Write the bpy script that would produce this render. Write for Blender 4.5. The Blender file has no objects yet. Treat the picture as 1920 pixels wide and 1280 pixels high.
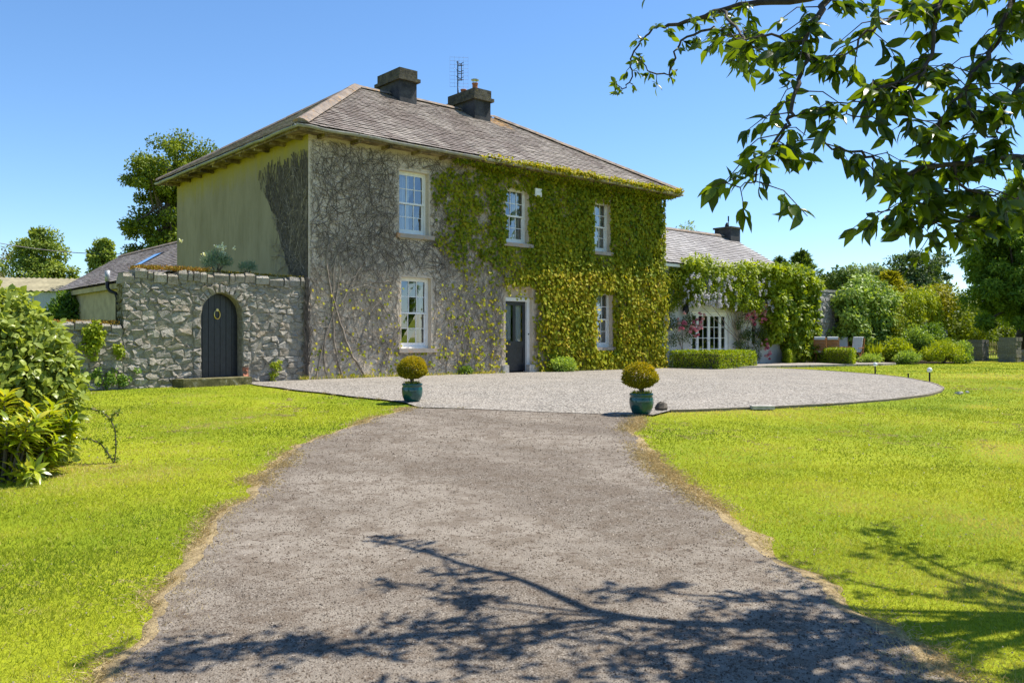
import bpy, math, random
import numpy as np
from mathutils import Vector, Matrix
from mathutils.geometry import delaunay_2d_cdt

random.seed(7)
R = np.random.default_rng(11)
scene = bpy.context.scene
COL = scene.collection
rad = math.radians

# ------------------------------------------------------------------ camera
# The house's front corner is the origin; x runs along the front, y goes back.
HEAD = rad(41.03)
EYE = np.array([-10.72, -20.5, 1.01])
FW = np.array([math.sin(HEAD), math.cos(HEAD), 0.0])
RT = np.array([math.cos(HEAD), -math.sin(HEAD), 0.0])
cam_d = bpy.data.cameras.new('camera')
cam_d.lens = 30.0
cam_d.sensor_width = 36.0
cam_d.clip_start = 0.1
cam_d.clip_end = 2000
cam_o = bpy.data.objects.new('camera', cam_d)
COL.objects.link(cam_o)
cam_o.location = EYE
cam_o.rotation_euler = (rad(90), 0, -HEAD)
scene.camera = cam_o

# ------------------------------------------------------------------ sky, sun
SUN_EL, SUN_AZ = rad(60), rad(107)
world = bpy.data.worlds.new('World')
scene.world = world
world.use_nodes = True
wn = world.node_tree.nodes
wl = world.node_tree.links
bg = wn['Background']
sky = wn.new('ShaderNodeTexSky')
sky.sky_type = 'NISHITA'
sky.sun_disc = False
sky.sun_elevation = SUN_EL
sky.sun_rotation = SUN_AZ
sky.air_density = 1.0
sky.altitude = 600
sky.dust_density = 0.15
sky.ozone_density = 5.0
hs = wn.new('ShaderNodeHueSaturation')
hs.inputs['Saturation'].default_value = 1.1
wl.new(sky.outputs[0], hs.inputs['Color'])
wl.new(hs.outputs[0], bg.inputs[0])
bg.inputs[1].default_value = 0.118
sd = bpy.data.lights.new('sun', 'SUN')
sd.energy = 5.0
sd.angle = rad(0.55)
sd.color = (1.0, 0.94, 0.83)
so = bpy.data.objects.new('sun', sd)
COL.objects.link(so)
sdir = Vector((math.sin(SUN_AZ) * math.cos(SUN_EL), math.cos(SUN_AZ) * math.cos(SUN_EL), math.sin(SUN_EL)))
so.rotation_euler = sdir.to_track_quat('Z', 'Y').to_euler()
so.location = (20, -20, 40)
scene.view_settings.view_transform = 'Standard'
scene.view_settings.look = 'None'
scene.view_settings.exposure = 0.78
scene.view_settings.gamma = 1.0
scene.view_settings.use_curve_mapping = False

# ------------------------------------------------------------------ helpers
TD = np.array([-40, 0, 4, 8, 12, 16, 20, 23, 30, 900.])
TZ = np.array([-.75, -.68, -.62, -.5, -.35, -.19, -.05, 0, 0, 0])
_fine = np.linspace(-40, 60, 1001)
_fz = np.convolve(np.pad(np.interp(_fine, TD, TZ), 20, mode='edge'), np.ones(41) / 41, 'valid')

def ground_z(x, y):
    d = (np.asarray(x) - EYE[0]) * FW[0] + (np.asarray(y) - EYE[1]) * FW[1]
    return np.interp(d, _fine, _fz)

def depth_of(x, y):
    return (np.asarray(x) - EYE[0]) * FW[0] + (np.asarray(y) - EYE[1]) * FW[1]

def at(px, py, t):
    """a surveyed point: bearing px, elevation py of the photograph, t metres away"""
    return EYE + (FW + RT * (px - 960) / 1600. + np.array([0, 0, 1.]) * (640 - py) / 1600.) * t

_noise_tabs = {}
def vnoise(x, y, s, seed=0):
    """smooth value noise 0..1"""
    if seed not in _noise_tabs:
        _noise_tabs[seed] = np.random.default_rng(seed + 100).random((64, 64))
    T = _noise_tabs[seed]
    x = np.asarray(x) / s + 1000.3; y = np.asarray(y) / s + 1000.7
    i = np.floor(x).astype(int); j = np.floor(y).astype(int)
    fx = x - i; fy = y - j
    fx = fx * fx * (3 - 2 * fx); fy = fy * fy * (3 - 2 * fy)
    a = T[i % 64, j % 64]; b = T[(i + 1) % 64, j % 64]; c = T[i % 64, (j + 1) % 64]; d = T[(i + 1) % 64, (j + 1) % 64]
    return (a * (1 - fx) + b * fx) * (1 - fy) + (c * (1 - fx) + d * fx) * fy

def fbm(x, y, s, seed=0):
    return .55 * vnoise(x, y, s, seed) + .3 * vnoise(x, y, s / 2.1, seed + 1) + .15 * vnoise(x, y, s / 4.3, seed + 2)

def inside(poly, x, y):
    x = np.asarray(x); y = np.asarray(y)
    r = np.zeros(x.shape, bool)
    n = len(poly)
    for i in range(n):
        x1, y1 = poly[i][:2]; x2, y2 = poly[(i + 1) % n][:2]
        if y1 == y2: continue
        c = ((y1 > y) != (y2 > y)) & (x < (x2 - x1) * (y - y1) / (y2 - y1) + x1)
        r ^= c
    return r

ORG = {}
class MB:
    """collects boxes, tubes and faces for one mesh"""
    def __init__(self): self.v = []; self.f = []
    def add(self, V, F):
        o = len(self.v)
        self.v.extend([tuple(map(float, p)) for p in V])
        self.f.extend([tuple(int(i) + o for i in q) for q in F])
        return self
    def box(self, x0, x1, y0, y1, z0, z1):
        return self.add([(x0, y0, z0), (x1, y0, z0), (x1, y1, z0), (x0, y1, z0), (x0, y0, z1), (x1, y0, z1), (x1, y1, z1), (x0, y1, z1)],
                        [(0, 3, 2, 1), (4, 5, 6, 7), (0, 1, 5, 4), (1, 2, 6, 5), (2, 3, 7, 6), (3, 0, 4, 7)])
    def bar(self, a, b, w, h=None, up=(0, 0, 1)):
        h = h or w
        a = Vector(a); b = Vector(b); d = (b - a).normalized(); up = Vector(up)
        if abs(d.dot(up)) > .98: up = Vector((0, 1, 0))
        s = d.cross(up).normalized(); t = s.cross(d)
        s *= w / 2; t *= h / 2
        V = [a - s - t, a + s - t, a + s + t, a - s + t, b - s - t, b + s - t, b + s + t, b - s + t]
        return self.add(V, [(0, 1, 2, 3), (7, 6, 5, 4), (0, 4, 5, 1), (1, 5, 6, 2), (2, 6, 7, 3), (3, 7, 4, 0)])
    def tube(self, pts, rads, n=6, cap=True):
        pts = [Vector(p) for p in pts]
        if not hasattr(rads, '__len__'): rads = [rads] * len(pts)
        V = []; F = []
        prev = None
        for i, p in enumerate(pts):
            d = (pts[min(i + 1, len(pts) - 1)] - pts[max(i - 1, 0)])
            d = d.normalized() if d.length > 1e-9 else Vector((0, 0, 1))
            if prev is None:
                s = d.cross(Vector((.31, .95, .1))).normalized()
            else:
                s = (prev - d * prev.dot(d)).normalized()
            prev = s
            t = d.cross(s)
            for k in range(n):
                a = 2 * math.pi * k / n
                V.append(p + (s * math.cos(a) + t * math.sin(a)) * rads[i])
        for i in range(len(pts) - 1):
            for k in range(n):
                F.append((i * n + k, i * n + (k + 1) % n, (i + 1) * n + (k + 1) % n, (i + 1) * n + k))
        if cap:
            F.append(tuple(range(n))[::-1]); F.append(tuple(range((len(pts) - 1) * n, len(pts) * n)))
        return self.add(V, F)
    def lathe(self, c, prof, n=20):
        V = []; F = []
        for (r, z) in prof:
            for k in range(n):
                a = 2 * math.pi * k / n
                V.append((c[0] + r * math.cos(a), c[1] + r * math.sin(a), c[2] + z))
        for i in range(len(prof) - 1):
            for k in range(n):
                F.append((i * n + k, i * n + (k + 1) % n, (i + 1) * n + (k + 1) % n, (i + 1) * n + k))
        F.append(tuple(range(n))[::-1]); F.append(tuple(range((len(prof) - 1) * n, len(prof) * n)))
        return self.add(V, F)

def setp(o, label=None, cat=None, group=None, kind=None):
    if label: o['label'] = label
    if cat: o['category'] = cat
    if group: o['group'] = group
    if kind: o['kind'] = kind
    return o

def link(o, parent, origin):
    COL.objects.link(o)
    ORG[o.name] = np.array(origin, float)
    po = np.zeros(3)
    if parent is not None:
        o.parent = parent
        po = ORG[parent.name]
    o.location = ORG[o.name] - po
    return o

def empty(name, loc, label, cat, group=None):
    o = bpy.data.objects.new(name, None)
    o.empty_display_size = .2
    link(o, None, loc)
    return setp(o, label, cat, group)

def make(name, mb, mat, parent=None, smooth=False, origin=None, kind=None, label=None):
    """one mesh object from an MB holding world coordinates"""
    if origin is None:
        origin = ORG[parent.name] if parent is not None else np.zeros(3)
    me = bpy.data.meshes.new(name)
    V = np.array(mb.v) - np.asarray(origin)
    me.from_pydata(V.tolist(), [], mb.f)
    me.materials.append(mat)
    if smooth: me.shade_smooth()
    o = bpy.data.objects.new(name, me)
    link(o, parent, origin)
    return setp(o, label=label, kind=kind)

def np_mesh(name, V, tris, mat, tint=None, parent=None, smooth=False, kind=None, origin=None, quads=False):
    if origin is None:
        origin = ORG[parent.name] if parent is not None else np.zeros(3)
    k = tris.shape[1]
    me = bpy.data.meshes.new(name)
    V = (V - np.asarray(origin)).astype(np.float32)
    me.vertices.add(len(V)); me.vertices.foreach_set('co', V.ravel())
    me.loops.add(tris.size); me.loops.foreach_set('vertex_index', tris.ravel().astype(np.int32))
    me.polygons.add(len(tris))
    me.polygons.foreach_set('loop_start', np.arange(0, tris.size, k, dtype=np.int32))
    me.polygons.foreach_set('loop_total', np.full(len(tris), k, dtype=np.int32))
    if tint is not None:
        a = me.attributes.new('tint', 'FLOAT', 'POINT'); a.data.foreach_set('value', tint.astype(np.float32))
    me.update(calc_edges=True)
    me.materials.append(mat)
    if smooth: me.shade_smooth()
    o = bpy.data.objects.new(name, me)
    link(o, parent, origin)
    return setp(o, kind=kind)

def unit(a):
    return a / np.maximum(np.linalg.norm(a, axis=1, keepdims=True), 1e-9)

def rnd_dir(n):
    return unit(R.normal(size=(n, 3)))

def leaf_geo(P, tip, nrm, L, W, fold=.18):
    """folded two-triangle leaves"""
    n = len(P)
    tip = unit(tip); side = unit(np.cross(tip, nrm)); nn = np.cross(side, tip)
    L = np.broadcast_to(L, (n,))[:, None]; W = np.broadcast_to(W, (n,))[:, None]
    V = np.empty((n, 4, 3))
    V[:, 0] = P
    V[:, 1] = P + tip * L * .42 - side * W * .5 + nn * W * fold
    V[:, 2] = P + tip * L
    V[:, 3] = P + tip * L * .42 + side * W * .5 + nn * W * fold
    b = (np.arange(n) * 4)[:, None]
    T = np.concatenate([b + np.array([[0, 2, 1]]), b + np.array([[0, 3, 2]])], 0)
    return V.reshape(-1, 3), T

def foliage(name, P, tip, nrm, L, W, tint, mat, parent=None, fold=.18, kind=None):
    V, T = leaf_geo(P, tip, nrm, L, W, fold)
    return np_mesh(name, V, T, mat, np.repeat(tint, 4), parent, kind=kind)

def copy_tree(o, parent=None):
    c = o.copy(); COL.objects.link(c)
    if parent is not None: c.parent = parent
    for ch in [x for x in o.children]: copy_tree(ch, c)
    return c

def poly_sheet(name, poly, dz, mat, step=.5, thick=None):
    """a ground sheet that follows the terrain inside a closed outline"""
    pts = []
    n = len(poly)
    for i in range(n):
        a = np.array(poly[i], float); b = np.array(poly[(i + 1) % n], float)
        m = max(1, int(np.linalg.norm(b - a) / .25))
        for k in range(m): pts.append(a + (b - a) * k / m)
    nb = len(pts)
    P = np.array(pts)
    xs = np.arange(P[:, 0].min(), P[:, 0].max(), step); ys = np.arange(P[:, 1].min(), P[:, 1].max(), step)
    gx, gy = [a.ravel() for a in np.meshgrid(xs, ys)]
    k = inside(P, gx, gy)
    allp = [Vector(p) for p in P] + [Vector((a, b)) for a, b in zip(gx[k], gy[k])]
    ov, oe, of, *_ = delaunay_2d_cdt(allp, [(i, (i + 1) % nb) for i in range(nb)], [tuple(range(nb))], 1, 1e-5)
    m = MB()
    xy = np.array([[p.x, p.y] for p in ov])
    z = ground_z(xy[:, 0], xy[:, 1]) + dz
    m.add(np.c_[xy, z], of)
    o = make(name, m, mat)
    me = o.data
    if me.polygons and me.polygons[0].normal.z < 0: me.flip_normals()
    return o

# ------------------------------------------------------------------ materials
class NT:
    def __init__(self, name):
        self.m = bpy.data.materials.new(name); self.m.use_nodes = True
        self.t = self.m.node_tree; self.n = self.t.nodes
        self.p = self.n['Principled BSDF']; self.out = self.n['Material Output']
        self.p.inputs['Specular IOR Level'].default_value = .25
        self._co = None
    def new(self, t, **k):
        x = self.n.new(t)
        for a, b in k.items(): setattr(x, a, b)
        return x
    def co(self, geo=False):
        if geo: return self.new('ShaderNodeNewGeometry').outputs['Position']
        if self._co is None: self._co = self.new('ShaderNodeTexCoord').outputs['Object']
        return self._co
    def lk(self, a, b): self.t.links.new(a, b)
    def noise(self, scale, detail=4, rough=.55, co=None, stretch=None, dist=0):
        x = self.new('ShaderNodeTexNoise')
        x.inputs['Scale'].default_value = scale; x.inputs['Detail'].default_value = detail
        x.inputs['Roughness'].default_value = rough; x.inputs['Distortion'].default_value = dist
        co = co or self.co()
        if stretch:
            mp = self.new('ShaderNodeMapping'); mp.inputs['Scale'].default_value = stretch
            self.lk(co, mp.inputs[0]); co = mp.outputs[0]
        self.lk(co, x.inputs['Vector'])
        return x.outputs['Fac']
    def vor(self, scale, feature='F1', co=None, out='Distance', rand=1, stretch=None):
        x = self.new('ShaderNodeTexVoronoi', feature=feature)
        x.inputs['Scale'].default_value = scale
        x.inputs['Randomness'].default_value = rand
        co = co or self.co()
        if stretch:
            mp = self.new('ShaderNodeMapping'); mp.inputs['Scale'].default_value = stretch
            self.lk(co, mp.inputs[0]); co = mp.outputs[0]
        self.lk(co, x.inputs['Vector'])
        return x.outputs[out]
    def ramp(self, fac, *stops):
        x = self.new('ShaderNodeValToRGB')
        e = x.color_ramp.elements
        while len(e) < len(stops): e.new(.5)
        for i, (p, c) in enumerate(stops):
            e[i].position = p; e[i].color = (*c, 1) if hasattr(c, '__len__') else (c, c, c, 1)
        self.lk(fac, x.inputs[0])
        return x.outputs[0]
    def mix(self, fac, a, b, mode='MIX'):
        x = self.new('ShaderNodeMix', data_type='RGBA', blend_type=mode)
        for s, v in ((0, fac), (6, a), (7, b)):
            if hasattr(v, 'default_value'): self.lk(v, x.inputs[s])
            elif s == 0: x.inputs[s].default_value = v
            else: x.inputs[s].default_value = (*v, 1)
        return x.outputs[2]
    def attr(self, name='tint'):
        x = self.new('ShaderNodeAttribute'); x.attribute_name = name
        return x.outputs['Fac']
    def orand(self):
        return self.new('ShaderNodeObjectInfo').outputs['Random']
    def math(self, op, a, b=0.):
        x = self.new('ShaderNodeMath', operation=op)
        for i, v in enumerate((a, b)):
            if hasattr(v, 'default_value'): self.lk(v, x.inputs[i])
            else: x.inputs[i].default_value = v
        return x.outputs[0]
    def bump(self, h, strength=.4, dist=.02):
        b = self.new('ShaderNodeBump'); b.inputs['Strength'].default_value = strength; b.inputs['Distance'].default_value = dist
        self.lk(h, b.inputs['Height']); self.lk(b.outputs[0], self.p.inputs['Normal'])
    def fin(self, col, rough=.8, metal=0, spec=None):
        if hasattr(col, 'default_value'): self.lk(col, self.p.inputs['Base Color'])
        else: self.p.inputs['Base Color'].default_value = (*col, 1)
        self.p.inputs['Roughness'].default_value = rough; self.p.inputs['Metallic'].default_value = metal
        if spec is not None: self.p.inputs['Specular IOR Level'].default_value = spec
        return self.m

def simple(name, c, rough=.6, metal=0, var=.25, scale=8, bump=0, spec=None):
    t = NT(name)
    n = t.noise(scale, 5)
    col = t.ramp(n, (.3, tuple(x * (1 - var) for x in c)), (.7, tuple(min(1, x * (1 + var)) for x in c)))
    if bump: t.bump(n, bump, .02)
    return t.fin(col, rough, metal, spec)

def leaf_mat(name, dark, light, trans=.35, rough=.5, spec=.3, tcol=None, hueshift=None):
    t = NT(name)
    a = t.attr()
    if hueshift is None: col = t.mix(a, dark, light)
    else: col = t.ramp(a, (0, dark), (.55, light), (1, hueshift))
    t.fin(col, rough, 0, spec)
    tr = t.new('ShaderNodeBsdfTranslucent')
    tc = t.mix(1.0, col, tcol or (1.6, 1.5, .5), 'MULTIPLY')
    t.lk(tc, tr.inputs[0])
    mx = t.new('ShaderNodeMixShader'); mx.inputs[0].default_value = trans
    t.lk(t.p.outputs[0], mx.inputs[1]); t.lk(tr.outputs[0], mx.inputs[2]); t.lk(mx.outputs[0], t.out.inputs[0])
    return t.m

M = {}
# ground
t = NT('lawn_soil')
c = t.co(True)
n1 = t.noise(.35, 5, .6, c); n2 = t.noise(2.2, 5, .65, c); n3 = t.noise(30, 4, .7, c)
base = t.ramp(n1, (.35, (.17, .235, .01)), (.6, (.3, .335, .016)))
base = t.mix(t.ramp(n2, (.55, 0.), (.78, .5)), base, (.3, .27, .06))
base = t.mix(t.ramp(n3, (.3, .7), (.6, 0.)), base, (.13, .17, .01))
t.bump(n3, .8, .03)
M['lawn'] = t.fin(base, .9, 0, .1)
M['grass'] = leaf_mat('grass_blade', (.115, .185, .016), (.36, .395, .034), .4, .7, .08, (1.25, 1.15, .5), (.6, .5, .2))

t = NT('driveway_chippings')
c = t.co(True)
v1 = t.vor(100, 'F1', c, 'Color'); vd = t.vor(100, 'F1', c)
vs = t.new('ShaderNodeSeparateColor'); t.lk(v1, vs.inputs[0])
big = t.noise(.5, 6, .6, c); mid = t.noise(3.5, 6, .7, c)
col = t.ramp(vs.outputs[0], (0, (.095, .077, .058)), (.45, (.158, .133, .106)), (.85, (.21, .18, .146)), (1, (.28, .245, .205)))
trk = t.noise(1.0, 5, .6, c, (.9, .35, 1)); col = t.mix(t.ramp(trk, (.42, 0.), (.58, .75)), col, (.27, .235, .192))
col = t.mix(t.ramp(mid, (.46, 0.), (.6, .6)), col, (.115, .086, .06)); col = t.mix(t.ramp(big, (.47, 0.), (.62, .45)), col, (.125, .1, .078))
fl = t.noise(16, 5, .75, c)
col = t.mix(t.ramp(fl, (.56, 0.), (.63, .85)), col, (.07, .046, .03))
t.bump(vd, .7, .008)
M['drive'] = t.fin(col, .9, 0, .2)

t = NT('gravel')
c = t.co(True)
v1 = t.vor(26, 'F1', c, 'Color'); vd = t.vor(26, 'F1', c)
vs = t.new('ShaderNodeSeparateColor'); t.lk(v1, vs.inputs[0])
big = t.noise(.8, 5, .6, c); mid = t.noise(5, 5, .7, c)
col = t.ramp(vs.outputs[0], (0, (.115, .102, .086)), (.5, (.255, .23, .198)), (1, (.4, .37, .325)))
col = t.mix(t.ramp(big, (.4, 0.), (.7, .35)), col, (.42, .37, .31))
col = t.mix(t.ramp(mid, (.52, 0.), (.75, .5)), col, (.19, .17, .15))
t.bump(vd, 1.0, .03)
M['gravel'] = t.fin(col, .9, 0, .2)

t = NT('dry_verge')
c = t.co(True)
n = t.noise(11, 8, .85, c); n2 = t.noise(60, 4, .7, c)
col = t.ramp(n, (.3, (.11, .085, .045)), (.48, (.3, .225, .12)), (.66, (.5, .39, .21)))
t.bump(n2, .9, .02)
M['verge'] = t.fin(col, .95, 0, .1)
M['straw'] = leaf_mat('straw_blade', (.3, .22, .1), (.6, .48, .24), .25, .6, .2, (1.2, 1.1, .8))
t = NT('stone_chip')
M['chip'] = t.fin(t.ramp(t.attr(), (0, (.06, .045, .033)), (.5, (.14, .118, .095)), (.9, (.21, .18, .15)), (1, (.34, .3, .26))), .85, 0, .25)

# house
t = NT('weathered_render')
c = t.co()
n1 = t.noise(.7, 5, .6, c); n2 = t.noise(7, 6, .7, c); n3 = t.noise(38, 5, .75, c, dist=.6)
col = t.ramp(n1, (.35, (.58, .49, .385)), (.65, (.7, .6, .47)))
col = t.mix(t.ramp(n2, (.45, 0.), (.7, .55)), col, (.44, .37, .29))
col = t.mix(t.ramp(n3, (.52, 0.), (.64, .6)), col, (.25, .21, .17))
t.bump(n3, .6, .02)
M['render'] = t.fin(col, .92, 0, .1)
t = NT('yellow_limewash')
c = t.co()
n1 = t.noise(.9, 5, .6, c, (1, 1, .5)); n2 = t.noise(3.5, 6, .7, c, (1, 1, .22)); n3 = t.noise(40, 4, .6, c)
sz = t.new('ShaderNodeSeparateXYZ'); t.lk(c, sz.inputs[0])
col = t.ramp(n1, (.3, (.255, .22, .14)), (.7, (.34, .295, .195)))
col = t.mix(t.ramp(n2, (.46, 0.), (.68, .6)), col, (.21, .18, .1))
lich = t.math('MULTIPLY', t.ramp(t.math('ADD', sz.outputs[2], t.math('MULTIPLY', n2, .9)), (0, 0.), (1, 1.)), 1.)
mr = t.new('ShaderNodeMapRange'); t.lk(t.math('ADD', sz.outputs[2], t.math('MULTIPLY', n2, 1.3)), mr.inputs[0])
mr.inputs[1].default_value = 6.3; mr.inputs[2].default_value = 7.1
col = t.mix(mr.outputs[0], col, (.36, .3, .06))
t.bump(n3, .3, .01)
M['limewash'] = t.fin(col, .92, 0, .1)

def slate_mat(name, a, b, dirt, lichen=.0, use_attr=False):
    t = NT(name)
    c = t.co(True)
    r = t.attr() if use_attr else t.orand()
    col = t.ramp(r, (0, a), (.5, tuple((x + y) / 2 for x, y in zip(a, b))), (1, b))
    n1 = t.noise(.9, 5, .6, c, (1, .35, .35)); n2 = t.noise(9, 5, .7, c)
    col = t.mix(t.ramp(n1, (.44, 0.), (.56, .8)), col, dirt)
    col = t.mix(t.ramp(n2, (.5, 0.), (.72, .6)), col, (.4, .375, .335))
    if lichen:
        sp = t.new('ShaderNodeSeparateXYZ'); t.lk(c, sp.inputs[0])
        # old lichen runs below the second chimney and in a few other patches
        n4 = t.noise(1.1, 5, .65, c, (1, .5, .5))
        dx = t.math('SUBTRACT', sp.outputs[0], 9.9)
        g = t.math('MULTIPLY', t.math('MULTIPLY', dx, dx), -.35)
        g = t.math('ADD', t.math('ADD', g, n4), -.02)
        g2 = t.math('ADD', g, t.math('MULTIPLY', t.math('SUBTRACT', sp.outputs[2], 8.6), .12))
        col = t.mix(t.math('MULTIPLY', t.ramp(g2, (.44, 0.), (.56, 1.)), t.ramp(n2, (.42, 0.), (.55, .9))), col, (.5, .27, .06))
    t.bump(n2, .35, .01)
    return t.fin(col, .62, 0, .35)
M['slate'] = slate_mat('roof_slate', (.185, .15, .126), (.335, .287, .243), (.145, .105, .086), .5)
M['slate_j'] = slate_mat('roof_slate_field', (.185, .15, .126), (.335, .287, .243), (.145, .105, .086), .5, True)
M['slate_w'] = slate_mat('wing_slate', (.24, .225, .22), (.36, .34, .33), (.22, .2, .195), 0, True)
M['slate_o'] = slate_mat('outbuilding_slate', (.2, .165, .15), (.31, .265, .235), (.17, .13, .11), 0, True)
M['slate_bed'] = simple('roof_bed', (.09, .08, .075), .9)
t = NT('ridge_tile'); c = t.co()
n1 = t.noise(3, 5, .7, c); n2 = t.noise(8, 5, .7, c)
col = t.ramp(n1, (.35, (.13, .105, .09)), (.65, (.27, .22, .18)))
col = t.mix(t.ramp(n2, (.55, 0.), (.66, .9)), col, (.42, .24, .08))
t.bump(n2, .5, .02); M['ridge'] = t.fin(col, .85)
t = NT('chimney_render'); c = t.co()
n1 = t.noise(1.8, 5, .65, c); n2 = t.noise(12, 5, .7, c)
col = t.ramp(n1, (.35, (.028, .028, .031)), (.7, (.085, .085, .09)))
col = t.mix(t.ramp(n2, (.55, 0.), (.7, .4)), col, (.14, .135, .12))
t.bump(n2, .5, .02); M['chimney'] = t.fin(col, .9)
t = NT('mossy_cap'); c = t.co()
n1 = t.noise(4, 5, .7, c); n2 = t.noise(11, 5, .7, c)
col = t.ramp(n1, (.35, (.04, .036, .028)), (.65, (.11, .1, .075)))
col = t.mix(t.ramp(n2, (.56, 0.), (.68, .8)), col, (.19, .15, .04))
t.bump(n2, .7, .03); M['cap'] = t.fin(col, .95)
M['terracotta'] = simple('terracotta', (.38, .14, .07), .8, var=.3)
M['steel'] = simple('steel', (.5, .5, .5), .35, 1)
M['iron'] = simple('dark_iron', (.03, .03, .035), .5, .6)
t = NT('gutter_iron'); c = t.co()
n1 = t.noise(2.5, 5, .7, c); n2 = t.noise(9, 5, .7, c)
col = t.ramp(n1, (.35, (.2, .2, .18)), (.65, (.36, .36, .33)))
col = t.mix(t.ramp(n2, (.52, 0.), (.68, .75)), col, (.36, .33, .12)); M['gutter'] = t.fin(col, .6)
t = NT('soffit'); c = t.co()
n1 = t.noise(2, 6, .75, c); n2 = t.noise(5, 5, .7, c)
col = t.ramp(n1, (.4, (.07, .055, .04)), (.52, (.2, .15, .08)), (.66, (.45, .38, .2)))
t.bump(n1, .6, .03); M['soffit'] = t.fin(col, .95)
t = NT('white_paint'); c = t.co()
n1 = t.noise(6, 5, .7, c)
M['white'] = t.fin(t.ramp(n1, (.3, (.7, .71, .7)), (.6, (.82, .82, .8))), .45, 0, .4)
t = NT('window_glass')
t.p.inputs['Base Color'].default_value = (.02, .025, .03, 1); t.p.inputs['Roughness'].default_value = .03
gl = t.new('ShaderNodeBsdfGlossy'); gl.inputs['Roughness'].default_value = .02; gl.inputs[0].default_value = (.95, .97, 1, 1)
tp = t.new('ShaderNodeBsdfTransparent'); tp.inputs[0].default_value = (.8, .84, .84, 1)
fr = t.new('ShaderNodeFresnel'); fr.inputs[0].default_value = 1.55
n1 = t.noise(1.6, 2, .5); t.bump(n1, .03, .02)
bn = [x for x in t.n if x.type == 'BUMP'][0]
t.lk(bn.outputs[0], gl.inputs['Normal'])
f2 = t.math('ADD', t.math('MULTIPLY', fr.outputs[0], 1.8), .12)
mx = t.new('ShaderNodeMixShader'); t.lk(f2, mx.inputs[0]); t.lk(tp.outputs[0], mx.inputs[1]); t.lk(gl.outputs[0], mx.inputs[2])
t.lk(mx.outputs[0], t.out.inputs[0]); M['glass'] = t.m
t = NT('curtain_cloth'); n1 = t.noise(3, 3); M['curtain'] = t.fin(t.ramp(n1, (.3, (.62, .64, .66)), (.7, (.8, .8, .8))), .9)
M['interior'] = simple('interior_plaster', (.2, .19, .17), .9, var=.1)
t = NT('sill_stone'); c = t.co()
n1 = t.noise(3, 5, .7, c); n2 = t.noise(14, 5, .7, c)
col = t.ramp(n1, (.3, (.26, .22, .18)), (.55, (.38, .34, .29)))
col = t.mix(t.ramp(n1, (.52, 0.), (.62, .8)), col, (.45, .22, .08)); t.bump(n2, .5, .01); M['sill'] = t.fin(col, .9)
M['blackpaint'] = simple('black_paint', (.018, .02, .026), .35, var=.35, spec=.5)
M['brass'] = simple('brass', (.6, .48, .2), .3, 1)
M['lantern_glass'] = simple('frosted_lantern_glass', (.8, .82, .82), .25)
M['plinth'] = simple('plinth_stone', (.42, .4, .36), .9, var=.25, scale=12, bump=.4)
M['box_white'] = simple('white_plastic', (.8, .8, .8), .4, var=.04)
t = NT('vine_stem'); n1 = t.noise(6, 4)
M['stem'] = t.fin(t.ramp(n1, (.35, (.17, .14, .108)), (.65, (.34, .285, .225))), .9)
M['stem_pale'] = simple('vine_stem_pale', (.36, .315, .255), .9, var=.3)
M['stem_dark'] = simple('vine_stem_dark', (.11, .092, .075), .9, var=.4)
M['ivy'] = leaf_mat('creeper_leaf', (.09, .155, .008), (.33, .35, .014), .36, .6, .15, (1.4, 1.25, .4), (.52, .4, .03))
M['wisteria'] = leaf_mat('wisteria_leaf', (.1, .17, .01), (.42, .48, .02), .4, .5, .3, (1.4, 1.35, .4))
M['petal'] = leaf_mat('wisteria_flower', (.5, .48, .53), (.76, .74, .76), .3, .7, .1, (1, 1, 1))
M['rose'] = leaf_mat('rose_petal', (.42, .09, .14), (.72, .28, .36), .3, .6, .2, (1, .9, .9), (.75, .5, .42))

def stone_mat(name, cols, moss=.35):
    t = NT(name)
    c = t.co(True)
    r = t.orand()
    k = len(cols)
    col = t.ramp(r, *[(i / (k - 1), cc) for i, cc in enumerate(cols)])
    n1 = t.noise(6, 6, .75, c); n2 = t.noise(20, 7, .8, c); n3 = t.noise(1.6, 5, .65, c); n4 = t.noise(55, 4, .7, c)
    col = t.mix(t.ramp(n2, (.48, 0.), (.64, .5)), col, (.5, .465, .4))
    col = t.mix(t.ramp(n1, (.5, 0.), (.62, .75)), col, (.19, .17, .135))
    col = t.mix(t.ramp(n4, (.54, 0.), (.62, .7)), col, (.1, .09, .075))
    col = t.mix(t.ramp(n3, (.56, 0.), (.7, moss)), col, (.24, .2, .08))
    h = t.math('ADD', t.math('MULTIPLY', n2, .7), t.math('MULTIPLY', n1, 1.0))
    t.bump(h, 1.0, .06)
    return t.fin(col, .95, 0, .1)
M['stone'] = stone_mat('rubble_stone', [(.29, .27, .24), (.42, .38, .31), (.35, .31, .245), (.5, .46, .39), (.33, .31, .28), (.42, .345, .25)])
M['stone_grey'] = stone_mat('grey_wall_stone', [(.34, .34, .35), (.44, .44, .44), (.28, .28, .29), (.4, .39, .37)], .1)
M['pier'] = stone_mat('pier_stone', [(.2, .2, .2), (.26, .25, .24)], .3)
t = NT('lime_mortar'); c = t.co(True)
n1 = t.noise(9, 6, .75, c); n2 = t.noise(40, 4, .7, c)
t.bump(n2, .8, .02)
M['mortar'] = t.fin(t.ramp(n1, (.35, (.17, .15, .115)), (.65, (.38, .345, .27))), .97, 0, .05)
M['brick'] = simple('red_brick', (.36, .15, .09), .9, var=.3, scale=14, bump=.4)
t = NT('mossy_slab'); c = t.co(True)
n1 = t.noise(7, 5, .75, c)
t.bump(n1, .6, .03)
M['mossy'] = t.fin(t.ramp(n1, (.35, (.06, .058, .025)), (.55, (.16, .14, .06)), (.72, (.4, .38, .33))), .95)
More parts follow.
